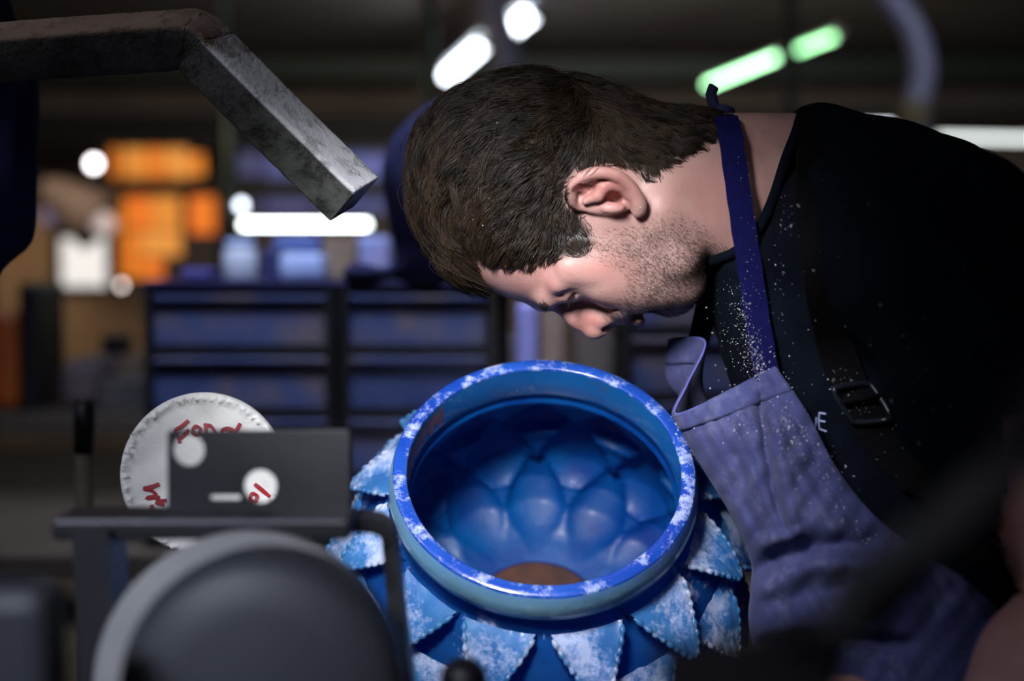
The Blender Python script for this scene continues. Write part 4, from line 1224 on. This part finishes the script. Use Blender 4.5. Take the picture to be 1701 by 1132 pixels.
bc.chain([EF, EF * .6 + WF * .4, WF], [0.043, 0.045, 0.029], 0.02)
hand(WF, (-0.9, -0.25, -0.2), (-0.1, -0.1, 0.98), (0.0, -0.95, -0.1), 0.45)
av, aq = bc.nets()
tone_arm = np.zeros((len(av), 3)); tone_arm[:, 2] = 0.2
body = mesh_obj('body', c2w(np.vstack([hv, av])), np.vstack([hq, aq + len(hv)]), M_skin, man)
set_attr(body, 'tone', np.vstack([tone_head, tone_arm]))
sm = body.modifiers.new('smooth', 'SMOOTH'); sm.factor = 0.5; sm.iterations = 2

# ---- eyes
for s in (0, 1):
    e = EYE[s]; w = Vector(c2w(e))
    gaze = Vector((0.12, -0.10 if s == 0 else 0.10, -1)).normalized()
    ev = MB().lathe([(ER * math.sin(t), ER * math.cos(t)) for t in np.linspace(0.001, math.pi - 0.001, 20)], frame(gaze, (1, 0, 0), w), 24, False)
    eo = ev.build('eye', simple('eye_white', (0.62, 0.60, 0.60), (0.55, 0.52, 0.52), 0.12, bump_s=0), man, True)
    MB().lathe([(0.0058, ER * 0.885), (0.0045, ER * 0.97), (0.0022, ER * 1.02), (0.0, ER * 1.035)], frame(gaze, (1, 0, 0), w), 20, False).build('iris', simple('grey_blue_iris', (0.16, 0.22, 0.30), (0.10, 0.15, 0.22), 0.08, bump_s=0), eo, True)

# ---- hair: strands combed over the scalp
def hash2(n): return rng.uniform(-1, 1, n)
edge_f = soft_poly(HAIRPOLY, px, py, 13)
cand = np.nonzero(edge_f > 0.22)[0]
NH = 30000
w_near = np.where(hv[cand, 1] < D0 + 0.012, 1.0, 0.30) * edge_f[cand] ** 1.5
pick = rng.choice(cand, NH, p=w_near / w_near.sum())
root = hv[pick] + rng.normal(0, 0.0009, (NH, 3))
rpx, rpy = px[pick], py[pick]
# combing directions in the picture: [(px, py, dx, dy)]
comb = [(690, 330, -.15, 1), (700, 230, -.55, .85), (720, 420, .25, 1), (760, 460, .5, 1), (780, 170, -.95, .35), (780, 300, -.6, .8), (790, 400, -.05, 1), (850, 140, -1, .12), (860, 230, -.95, .35), (870, 330, -.75, .6), (840, 420, -.7, .7),
        (900, 430, -.7, .7), (940, 400, .2, 1), (965, 400, .7, .9), (920, 350, -.3, .9), (930, 290, -.7, .5), (950, 200, -.8, .3), (1000, 160, .4, .25), (1000, 240, .5, .7), (1050, 250, .8, .7), (1090, 270, .8, .9), (1100, 200, 1, .35), (1150, 215, 1, .25), (1180, 220, 1, .2)]
def comb_dir(x, y):
    nx = ny = dn = 0
    for cx, cy, dx, dy in comb:
        w = 1.0 / ((x - cx) ** 2 + (y - cy) ** 2 + 600) ** 1.5
        l = math.hypot(dx, dy); nx = nx + w * dx / l; ny = ny + w * dy / l; dn = dn + w
    l = np.sqrt(nx ** 2 + ny ** 2) + 1e-9
    return nx / l, ny / l
# height of the hair above the scalp and strand length, by place
hm = [(690, 300, 15, 46), (720, 200, 13, 46), (760, 150, 10, 44), (740, 420, 13, 46), (775, 450, 11, 40), (850, 120, 8, 40), (900, 200, 8, 34), (950, 130, 7, 36), (1000, 150, 6, 32), (1050, 165, 5.5, 28), (1100, 190, 4.5, 24), (1150, 210, 3.5, 18), (1190, 215, 2, 12),
      (850, 320, 8, 32), (850, 410, 6, 24), (900, 420, 5, 18), (800, 415, 6, 24), (960, 400, 3.2, 10), (975, 415, 2.5, 8), (940, 320, 4, 16), (1000, 270, 4, 20), (1060, 270, 4.5, 24), (1100, 280, 4, 20)]
def hfield(x, y, j):
    num = den = 0
    for m in hm:
        w = 1.0 / ((x - m[0]) ** 2 + (y - m[1]) ** 2 + 300) ** 1.5
        num = num + w * m[j]; den = den + w
    return num / den
H = hfield(rpx, rpy, 2) * 1e-3 * rng.uniform(0.25, 1.08, NH); L = hfield(rpx, rpy, 3) * 1e-3 * rng.uniform(0.55, 1.15, NH)
H *= np.where(rng.uniform(0, 1, NH) < 0.012, 1.7, 1.0)
ein = np.clip(poly_dist(np.array(HAIRPOLY, float), rpx, rpy) / 26, 0, 1)
L *= 0.42 + 0.58 * ein; H *= 0.35 + 0.65 * ein
NCL_ = 1300
cen = rng.choice(NH, NCL_, replace=False)
cl_id = np.concatenate([((root[i:i + 2000, None, :] - root[cen][None]) ** 2).sum(2).argmin(1) for i in range(0, NH, 2000)])
KSEG = 8
path = np.zeros((NH, KSEG, 3)); p = root.copy()
cj = rng.normal(0, 1, (NCL_, 3))
jit = cj[cl_id] * 0.26 + rng.normal(0, 0.10, (NH, 3))
far = p[:, 1] > D0
for k in range(KSEG):
    path[:, k] = p
    f, n = hc.sample(p)
    mir = p.copy(); mir[:, 1] = np.where(mir[:, 1] > D0, 2 * D0 - mir[:, 1], mir[:, 1])
    x, y = pix(mir)
    dx, dy = comb_dir(x, y)
    d = np.stack([dx, np.zeros(NH), -dy], 1) + jit
    # fringe hairs near the crest lean over the middle a little
    d[:, 1] += 0.18 * np.sin(rpx * 0.05 + rpy * 0.031)
    d -= n * (d * n).sum(1, keepdims=True)
    d /= np.linalg.norm(d, axis=1, keepdims=True) + 1e-9
    target = H * min(1.0, (k + 1) / 3.2)
    p = p + d * (L / (KSEG - 1))[:, None]
    f, n = hc.sample(p)
    p = p + n * (np.clip(target - f, -0.004, 0.008) * 0.75)[:, None]
cb = (np.arange(KSEG) / (KSEG - 1)) ** 1.2 * 0.55
path = path + cb[None, :, None] * (path[cen][cl_id] - path)
prof = np.array([0.9, 1, 1, 1, .95, .85, .65, .2])
hvv, hqq = strands(c2w(path), (rng.uniform(0.00016, 0.00034, NH))[:, None] * prof[None])
hair = mesh_obj('hair', hvv, hqq, M_hair, man); hair['kind'] = 'stuff'

# ---- stubble, moustache, eyebrow, lashes
def short_hairs(name, mask, n, length, rad, direction, mat, lift=0.5, seg=3):
    c = np.nonzero(mask > 0.12)[0]
    pk = rng.choice(c, n, p=mask[c] / mask[c].sum())
    p = hv[pk] + rng.normal(0, 0.0008, (n, 3)); out = np.zeros((n, seg, 3))
    Ls = length * rng.uniform(.5, 1.1, n)
    for k in range(seg):
        f, nn = hc.sample(p)
        if k == 0: p = p - nn * f[:, None]
        out[:, k] = p
        d = np.array(direction)[None] + rng.normal(0, .35, (n, 3))
        d -= nn * (d * nn).sum(1, keepdims=True); d /= np.linalg.norm(d, axis=1, keepdims=True) + 1e-9
        p = p + (d + nn * lift) * (Ls / (seg - 1))[:, None]
    a, b = strands(c2w(out), np.full((n, seg), rad) * np.linspace(1, .4, seg)[None])
    o = mesh_obj(name, a, b, mat, man); o['kind'] = 'stuff'
    return o
near = (hv[:, 1] < D0 + 0.01)
short_hairs('stubble', beard * (0.3 + 0.7 * near), 5200, 0.0030, 0.00011, (0.8, 0, -0.5), M_stub)
brow = np.exp(-(((px - 902) / 5) ** 2 + ((py - 506) / 6) ** 2)) + 0.10 * np.exp(-(((px - 918 - (495 - py) * .55) / 6) ** 2)) * ((py > 455) & (py < 503)) * (px < 950)
short_hairs('eyebrow', brow * (px < 955) * (px > 885), 230, 0.0062, 0.00014, (0.3, -0.3, -0.9), hair_mat('dark_brow', (0.006, 0.004, 0.003), (0.014, 0.009, 0.006), 0.8), 0.35)
lash = []
for i in range(22):
    t = i / 21; e = EYE[0]
    q0 = e + np.array((0.0046, -0.0128, -0.0050)); q1 = e + np.array((0.0000, -0.0070, -0.0125))
    b = q0 * (1 - t) + q1 * t
    lash.append([b, b + np.array((-0.0005, -0.0022, -0.0028)), b + np.array((0.0012 * (1 - 2 * t), -0.0036, -0.0068)) + rng.normal(0, .0004, 3)])
a, b = strands(c2w(np.array(lash)), np.tile(np.array([0.00015, 0.00012, 0.00005]), (22, 1)))
lo = mesh_obj('eyelashes', a, b, hair_mat('dark_lashes', (0.004, 0.003, 0.002), (0.008, 0.005, 0.004), 0.9), man)

# ---- T-shirt
sc_ = Clay((K(1130, 0, 1.1)[0], 0.97, -0.60), (0.66, 1.58, 0.26), 0.0055)
torso = [(1322, 186), (1350, 184), (1400, 190), (1480, 198), (1540, 212), (1600, 242), (1650, 284), (1720, 356), (1790, 480), (1840, 650), (1860, 900), (1860, 1150), (1860, 1560), (1400, 1560), (1340, 1150), (1322, 1000), (1285, 850), (1245, 720), (1205, 600),
         (1180, 500), (1176, 440), (1222, 421), (1262, 378), (1290, 310), (1310, 240)]
inflate(sc_, np.array(torso, float), 1.262, [(1320, 200, .084, .008), (1345, 188, .076, .040), (1365, 192, .085, .055), (1385, 197, .092, .060), (1430, 203, .108, .070), (1490, 212, .12, .08), (1350, 215, .095, .03), (1310, 225, .086, .006), (1300, 260, .088, .006), (1280, 330, .090, .006), (1265, 370, .090, .006), (1225, 415, .086, .006), (1190, 440, .080, .008), (1190, 480, .085, .03), (1400, 260, .125, .06), (1450, 450, .150, .09), (1300, 560, .125, .07), (1560, 600, .165, .12),
                                  (1350, 900, .14, .09), (1600, 1000, .165, .12), (1600, 1500, .17, .12), (1650, 400, .15, .1)])
sc_.chain([KP(1440, 390, 1.16), SH], [0.06, 0.074], 0.04)
sc_.chain([SH, KP(1650, 640, 1.05), KP(1752, 872, 1.005)], [0.074, 0.068, 0.062], 0.04)
sc_.chain([KP(1480, 380, 1.40), KP(1560, 560, 1.45), KP(1580, 760, 1.47)], [0.080, 0.068, 0.060], 0.04)
X = sc_.ax[0][:, None, None]; Y = sc_.ax[1][None, :, None]; Z = sc_.ax[2][None, None, :]
U = (X - 0.3) * 0.80 + (Z + 0.0) * 0.6; Vv = -(X - 0.3) * 0.6 + Z * 0.8
sc_.F = sc_.F + (0.0045 * np.sin(U * 62 + 3.0 * np.sin(Vv * 11) + Y * 9) * np.sin(Vv * 17 + 1.0 + U * 8) + 0.0022 * np.sin(X * 95 + 30 * Z + 2 * np.sin(Y * 30))).astype(np.float32) * np.clip((X - 0.20) / 0.06, 0.0, 1)
sv, sq = sc_.nets()
shirt = mesh_obj('t_shirt', c2w(sv), sq, M_shirt, man)
sbvh = BVHTree.FromPolygons([Vector(x) for x in c2w(sv)], sq.tolist())
ssm = shirt.modifiers.new('smooth', 'SMOOTH'); ssm.factor = 0.5; ssm.iterations = 2
# ribbed collar round the neck
cn = [(1330, 190, 1.262), (1324, 215, 1.205), (1306, 262, 1.184), (1284, 330, 1.178), (1258, 383, 1.179), (1222, 418, 1.188), (1180, 436, 1.215), (1168, 446, 1.262)]
cnf = [(x, y, 2 * 1.262 - d) for x, y, d in cn[1:-1]][::-1]
ring3 = spline_closed([tuple(P(*q)) for q in cn + cnf], 70)
MB().tube([Vector(x) for x in ring3], 0.0045, 8, closed=True).build('collar', M_shirt, man, True)

# ---- apron bib (thick sheet with folds)
rows = [
 [(1288, 612, 1.150), (1236, 638, 1.150), (1182, 666, 1.158), (1122, 688, 1.190), (1142, 638, 1.235), (1171, 568, 1.265), (1114, 563, 1.315)],
 [(1338, 686, 1.116), (1272, 704, 1.120), (1204, 724, 1.140), (1144, 736, 1.185), (1152, 712, 1.245), (1168, 650, 1.280), (1112, 640, 1.325)],
 [(1388, 780, 1.105), (1312, 790, 1.105), (1240, 800, 1.130), (1182, 800, 1.180), (1215, 790, 1.250), (1225, 750, 1.300), (1200, 710, 1.340)],
 [(1452, 860, 1.095), (1368, 872, 1.095), (1288, 880, 1.120), (1222, 868, 1.175), (1285, 862, 1.250), (1305, 845, 1.320), (1300, 805, 1.360)],
 [(1532, 920, 1.090), (1432, 935, 1.090), (1338, 946, 1.115), (1250, 935, 1.170), (1290, 930, 1.260), (1330, 920, 1.330), (1325, 900, 1.380)],
 [(1610, 972, 1.085), (1484, 1000, 1.080), (1364, 1010, 1.100), (1250, 986, 1.165), (1290, 980, 1.260), (1335, 980, 1.340), (1330, 980, 1.390)],
 [(1680, 1050, 1.080), (1500, 1078, 1.080), (1372, 1080, 1.100), (1252, 1062, 1.165), (1295, 1060, 1.260), (1340, 1060, 1.340), (1335, 1060, 1.390)],
 [(1740, 1250, 1.080), (1540, 1260, 1.070), (1410, 1260, 1.090), (1310, 1250, 1.160), (1330, 1250, 1.260), (1340, 1250, 1.340), (1335, 1250, 1.400)],
 [(1780, 1700, 1.080), (1560, 1700, 1.060), (1430, 1700, 1.080), (1340, 1700, 1.150), (1330, 1700, 1.270), (1330, 1700, 1.340), (1340, 1700, 1.400)]]
NRW, NCL = 150, 110
tmp = np.array([spline(r, NCL) for r in rows])                  # (rows, NCL, 3) px
grid = np.stack([spline(tmp[:, j], NRW) for j in range(NCL)], 1)  # (NRW, NCL, 3)
GX, GY = grid[..., 0], grid[..., 1]
def groove(line, width, depth):
    """fold along a picture line on the cloth: depth > 0 pushes away from the camera"""
    D = np.full(GX.shape, 1e9)
    l = spline(line, 30)
    for a, b in zip(l[:-1], l[1:]):
        e = b - a; t = np.clip(((GX - a[0]) * e[0] + (GY - a[1]) * e[1]) / (e @ e + 1e-9), 0, 1)
        D = np.minimum(D, np.hypot(GX - a[0] - e[0] * t, GY - a[1] - e[1] * t))
    return depth * np.exp(-(D / width) ** 2)
nearhalf = (np.arange(NCL) < NCL * 0.55)[None, :]
dd = groove([(1262, 660), (1272, 740), (1290, 830), (1305, 880)], 9, 0.010) + groove([(1290, 700), (1300, 780), (1318, 860)], 14, -0.007)
dd = dd + groove([(1228, 760), (1240, 820), (1262, 880)], 14, 0.006) + groove([(1350, 780), (1400, 850), (1440, 890)], 16, 0.005)
dd = dd + groove([(1262, 950), (1300, 925), (1370, 908), (1440, 905)], 20, 0.011) + groove([(1270, 975), (1330, 945), (1400, 935), (1480, 940)], 22, -0.012)
dd = dd + groove([(1300, 1000), (1360, 985), (1440, 975), (1500, 985)], 18, 0.005) + groove([(1275, 1070), (1350, 1060), (1500, 1070)], 12, 0.015) + groove([(1275, 905), (1320, 885)], 12, -0.008)
dd = dd + 0.0016 * np.sin(GX * 0.11 + GY * 0.05) * np.sin(GY * 0.045 + GX * 0.02) + 0.0009 * np.sin(GX * 0.23 - GY * 0.13 + 2)
grid[..., 2] += 1.15 * np.where(nearhalf, dd, 0.3 * dd)
wv = c2w(np.stack([(GX - 850.5) * grid[..., 2] / FPX, grid[..., 2], (566 - GY) * grid[..., 2] / FPX], -1)).reshape(-1, 3)
ids = np.arange(NRW * NCL).reshape(NRW, NCL)
aq_ = np.stack([ids[:-1, :-1], ids[1:, :-1], ids[1:, 1:], ids[:-1, 1:]], -1).reshape(-1, 4)
def denim_mat():
    m, nt, bs = new_mat('blue_apron_cotton')
    big = noise(nt, 16, 6, 'Object', 0.65)
    c = ramp(nt, big, [(0.30, (0.018, 0.021, 0.090)), (0.55, (0.042, 0.048, 0.160)), (0.75, (0.10, 0.110, 0.25))])
    wf = noise(nt, 40, 2, 'Object', 0.5, (6, 6, 60))
    c = mixc(nt, mth(nt, 'MULTIPLY', wf, 0.28), c, (0.13, 0.14, 0.30))
    dust = ramp(nt, noise(nt, 30, 8, 'Object', 0.75), [(0.52, 0.0), (0.78, 0.35)])
    c = mixc(nt, dust, c, (0.33, 0.34, 0.47))
    nt.links.new(c, bs.inputs['Base Color']); setin(bs, Roughness=0.95)
    bs.inputs['Sheen Weight'].default_value = 0.05
    bump(nt, bs, mth(nt, 'ADD', wf, mth(nt, 'MULTIPLY', noise(nt, 150, 4), 1.5)), 0.3, 0.001)
    return m
M_apron = denim_mat()
apron = mesh_obj('apron', wv, aq_, M_apron, man)
so = apron.modifiers.new('thickness', 'SOLIDIFY'); so.thickness = 0.0016; so.offset = 0.0
abvh = BVHTree.FromPolygons([Vector(x) for x in wv], aq_.tolist())
# hem band along the top and its stitching
hem = MB(); nc = NCL
def hem_strip(r0, r1, off):
    vv = []; n_ = NCL
    G = wv.reshape(NRW, NCL, 3)
    return G[r0], G[r1]
Gw = wv.reshape(NRW, NCL, 3)
nrm = np.cross(np.gradient(Gw, axis=1), np.gradient(Gw, axis=0)); nrm /= np.linalg.norm(nrm, axis=2, keepdims=True) + 1e-12
if (nrm[20, 10] @ (np.array(CAM) - Gw[20, 10])) < 0: nrm = -nrm
hv_ = []; hf_ = []
R0, R1 = 0, 10
for r in range(R0, R1 + 1):
    for j in range(NCL):
        o_ = 0.0016 if r not in (R1,) else 0.0007
        hv_.append(Gw[r, j] + nrm[r, j] * o_)
for r in range(R1 - R0):
    for j in range(NCL - 1):
        a = r * NCL + j; hf_.append((a, a + NCL, a + NCL + 1, a + 1))
hm_o = mesh_obj('hem', hv_, hf_, M_apron, apron)
s2 = hm_o.modifiers.new('thickness', 'SOLIDIFY'); s2.thickness = 0.0012
M_pipe = simple('lavender_thread', (0.16, 0.16, 0.52), (0.12, 0.12, 0.44), 0.8)
MB().tube([Vector(x) for x in Gw[0, ::2]], 0.0011, 6).build('piping', M_pipe, apron, True)
MB().tube([Vector(Gw[r, 0]) for r in range(0, 100, 2)], 0.0012, 6).build('side_seam', M_apron, apron, True)

# ---- neck strap with knot
def ray(px_, py_, trees, default, off=0.0015):
    q = P(px_, py_, 1.0); dr_ = (q - CAM).normalized(); best = None
    for t in trees:
        h = t.ray_cast(CAM, dr_)
        if h[0] is not None and (best is None or h[3] < best[3]): best = h
    if best is None: return P(px_, py_, default)
    return best[0] - dr_ * off
nbvh = BVHTree.FromPolygons([Vector(x) for x in c2w(hv)], hq.tolist())
sp_ = spline([(1206, 196), (1214, 230), (1224, 300), (1234, 370), (1246, 450), (1258, 530), (1272, 612), (1280, 636)], 60)
pts = [ray(x, y, [nbvh, sbvh], 1.17, 0.004) for x, y in sp_]
dep = np.array([w2c(np.array(p_))[1] for p_ in pts])
tt = np.linspace(0, 1, 60)
lim = np.interp(tt, [0, .15, .35, .6, .85, 1], [1.215, 1.178, 1.170, 1.160, 1.150, 1.144])
dep = np.minimum(dep, lim)
dep = np.convolve(np.pad(dep, 4, 'edge'), np.ones(9) / 9, 'valid')
pts = [P(x, y, d_) for (x, y), d_ in zip(sp_, dep)]
pts = [P(1196, 190, 1.250)] + pts
side = [Vector((1, 0.15, 0.12))] * len(pts)
strap = MB().ribbon(pts, side, [0.014] + [0.0205 + 0.0005 * math.sin(i) for i in range(len(pts) - 1)], 0.0018).build('neck_strap', M_strapnavy, apron)
# far side of the strap
pf_ = [P(1196, 190, 1.252), P(1205, 200, 1.285), P(1216, 260, 1.322), P(1205, 380, 1.335), P(1180, 480, 1.325), P(1160, 570, 1.318)]
pf_ = [Vector(x) for x in spline([tuple(q) for q in pf_], 40)]
MB().ribbon(pf_, [Vector((1, -0.15, 0.1))] * 40, 0.020, 0.0018).build('neck_strap', M_strapnavy, apron)
kn_ = MB().tube([P(1188, 150, 1.245), P(1184, 146, 1.247), P(1181, 156, 1.249), P(1186, 178, 1.249), P(1198, 190, 1.248)], [0.0035, 0.0048, 0.0050, 0.0052, 0.0052], 10)
kn_.tube([P(1188, 188, 1.243), P(1200, 182, 1.240), P(1211, 186, 1.243), P(1206, 196, 1.250), P(1192, 195, 1.252)], [0.0045, 0.0058, 0.0058, 0.0056, 0.0045], 10)
kn_.build('knot', simple('knot_cloth', (0.010, 0.011, 0.05), (0.016, 0.016, 0.07), 0.9, scale=120, bump_s=0.5), apron, True)

# ---- black harness strap with buckle
def strap_on(line, n, width, off, lo_=None):
    s_ = spline(line, n)
    p_ = [ray(x, y, [sbvh, abvh], 1.12, off) for x, y in s_]
    d_ = np.array([w2c(np.array(q))[1] for q in p_]); d_ = np.convolve(np.pad(d_, 3, 'edge'), np.ones(7) / 7, 'valid') - 0.001
    return [P(x, y, d) for (x, y), d in zip(s_, d_)]
hp = strap_on([(1362, 188), (1352, 240), (1350, 320), (1360, 420), (1375, 520), (1396, 600), (1420, 660), (1450, 712), (1500, 772), (1570, 850), (1640, 920)], 70, 0.028, 0.003)
tl = [(hp[min(i + 1, 69)] - hp[max(i - 1, 0)]).normalized() for i in range(70)]
sd = [t.cross(Vector((0, -1, 0))).normalized() for t in tl]
harness = MB().ribbon(hp, sd, 0.029, 0.002).build('harness_strap', M_strapblack, man)
bc_ = [ray(x, y, [sbvh], 1.1, 0.008) for x, y in ((1386, 652), (1400, 642), (1440, 638), (1452, 646), (1478, 688), (1470, 698), (1424, 702), (1412, 694))]
MB().tube([Vector(x) for x in spline_closed([tuple(q) for q in bc_], 48)], 0.0026, 8, closed=True).build('buckle', simple('black_buckle', (0.018, 0.022, 0.035), (0.012, 0.014, 0.02), 0.25), harness, True)
MB().tube([ray(1396, 668, [sbvh], 1.1, 0.009), ray(1462, 658, [sbvh], 1.1, 0.009)], 0.0024, 8).build('buckle_bar', M_strapblack, harness, True)

# ---- print on the shirt: end of a word, U and E
M_print = simple('white_print', (0.40, 0.46, 0.75), (0.36, 0.42, 0.7), 0.6)
def printed(name, strokes_):
    q = MB()
    for ln in strokes_:
        s_ = spline(ln, 8) if len(ln) > 2 else np.linspace(ln[0], ln[1], 5)
        p_ = [ray(x, y, [sbvh], 1.1, 0.0015) for x, y in s_]
        sdv = [(p_[min(i + 1, len(p_) - 1)] - p_[max(i - 1, 0)]).cross(Vector((0, -1, 0))).normalized() for i in range(len(p_))]
        q.ribbon(p_, sdv, 0.0015, 0.0006)
    q.build(name, M_print, shirt)
printed('letter_u', [[(1342, 690), (1341, 708), (1347, 716), (1354, 711), (1356, 694)]])
printed('letter_e', [[(1361, 686), (1360, 700), (1361, 713)], [(1361, 713), (1373, 717)], [(1361, 699), (1371, 701)], [(1361, 686), (1372, 688)]])

# ---- trousers and boots (below the picture)
tc = Clay((0.10, 1.02, -1.42), (0.72, 1.52, -0.40), 0.012)
for dz in (1.17, 1.36):
    hip = np.array((0.42, dz, -0.52)); knee = np.array((0.38, dz, -0.88)); ank = np.array((0.42, dz, -1.26))
    tc.chain([hip, knee, ank], [0.095, 0.070, 0.055], 0.03)
tv, tq = tc.nets()
mesh_obj('trousers', c2w(tv), tq, simple('dark_trousers', (0.01, 0.012, 0.02), (0.015, 0.018, 0.03), 0.9), man)
for dz in (1.17, 1.36):
    b_ = Vector(c2w((0.40, dz, -1.26)))
    MB().box((b_.x - 0.05, b_.y, 0.045), (0.27, 0.10, 0.09), bev=0.03).build('boot', M_black, man, True)

# ---- glass dust caught on strap, bib and shirt
M_grain = simple('glass_grains', (0.80, 0.78, 0.76), (0.70, 0.68, 0.66), 0.7, bump_s=0)
dv = []; dfc = []
def grain(p_, s_):
    b_ = len(dv)
    R_ = np.linalg.qr(rng.normal(0, 1, (3, 3)))[0]
    o_ = np.array([(1, 0, 0), (-1, 0, 0), (0, .7, 0), (0, -.7, 0), (0, 0, .5), (0, 0, -.5)]) * s_ @ R_
    for x in o_: dv.append(np.array(p_) + x)
    for f_ in ((0, 2, 4), (2, 1, 4), (1, 3, 4), (3, 0, 4), (2, 0, 5), (1, 2, 5), (3, 1, 5), (0, 3, 5)): dfc.append(tuple(i + b_ for i in f_))
stv = [v_.co for v_ in strap.data.vertices]
wl = wloc(apron)
stb = BVHTree.FromPolygons([v_ + wl for v_ in stv], [tuple(p_.vertices) for p_ in strap.data.polygons])
hsb = BVHTree.FromPolygons([v_.co + wloc(man) for v_ in harness.data.vertices], [tuple(p_.vertices) for p_ in harness.data.polygons])
def dustcloud(n, line, spread, smin_, smax_):
    l = spline(line, 60)
    for _ in range(n):
        c_ = l[rng.integers(0, 60)] + rng.normal(0, spread, 2)
        grain(ray(c_[0], c_[1], [sbvh, abvh, stb, hsb], 1.15, 0.0006), min(smax_, smin_ + rng.exponential(0.00025)))
dustcloud(300, [(1222, 470), (1240, 540), (1256, 600), (1268, 630)], 9, 0.00025, 0.0011)
dustcloud(120, [(1200, 500), (1222, 560), (1245, 600)], 16, 0.0002, 0.0008)
dustcloud(420, [(1262, 630), (1280, 670), (1310, 720)], 22, 0.0004, 0.0015)
dustcloud(380, [(1200, 690), (1260, 700), (1330, 760), (1380, 830)], 28, 0.0003, 0.0011)
dustcloud(260, [(1340, 720), (1380, 800), (1400, 860), (1440, 900)], 10, 0.0003, 0.0011)
dustcloud(60, [(1122, 690), (1140, 730), (1160, 770)], 7, 0.0003, 0.0012)
dustcloud(70, [(1310, 340), (1300, 420), (1290, 500), (1305, 640)], 14, 0.0003, 0.0011)
dustcloud(60, [(1385, 620), (1400, 650), (1440, 690)], 12, 0.0003, 0.0009)
dustcloud(60, [(1360, 300), (1420, 500), (1500, 620), (1450, 800)], 60, 0.0002, 0.0007)
dustcloud(40, [(1400, 1050), (1550, 1010), (1600, 1080)], 40, 0.0003, 0.0007)
dustcloud(40, [(1230, 260), (1250, 400), (1262, 560)], 8, 0.0002, 0.0006)
du = mesh_obj('glass_dust', dv, dfc, M_grain, man, smooth=False); du['kind'] = 'stuff'
# a few grains in the hair and on the cheek
dv.clear(); dfc.clear()
for x, y in ((826, 204), (795, 313), (760, 353), (772, 362), (771, 390), (786, 365), (802, 375), (886, 427), (812, 330), (1064, 345), (1048, 350), (1060, 423), (1078, 480), (1083, 487), (1030, 470), (1020, 430), (1070, 470), (1085, 478)):
    grain(ray(x, y, [nbvh], 1.17, 0.0008 if y > 340 and x > 900 else 0.008), 0.0006)
dh = mesh_obj('hair_dust', dv, dfc, M_grain, man, smooth=False); dh['kind'] = 'stuff'
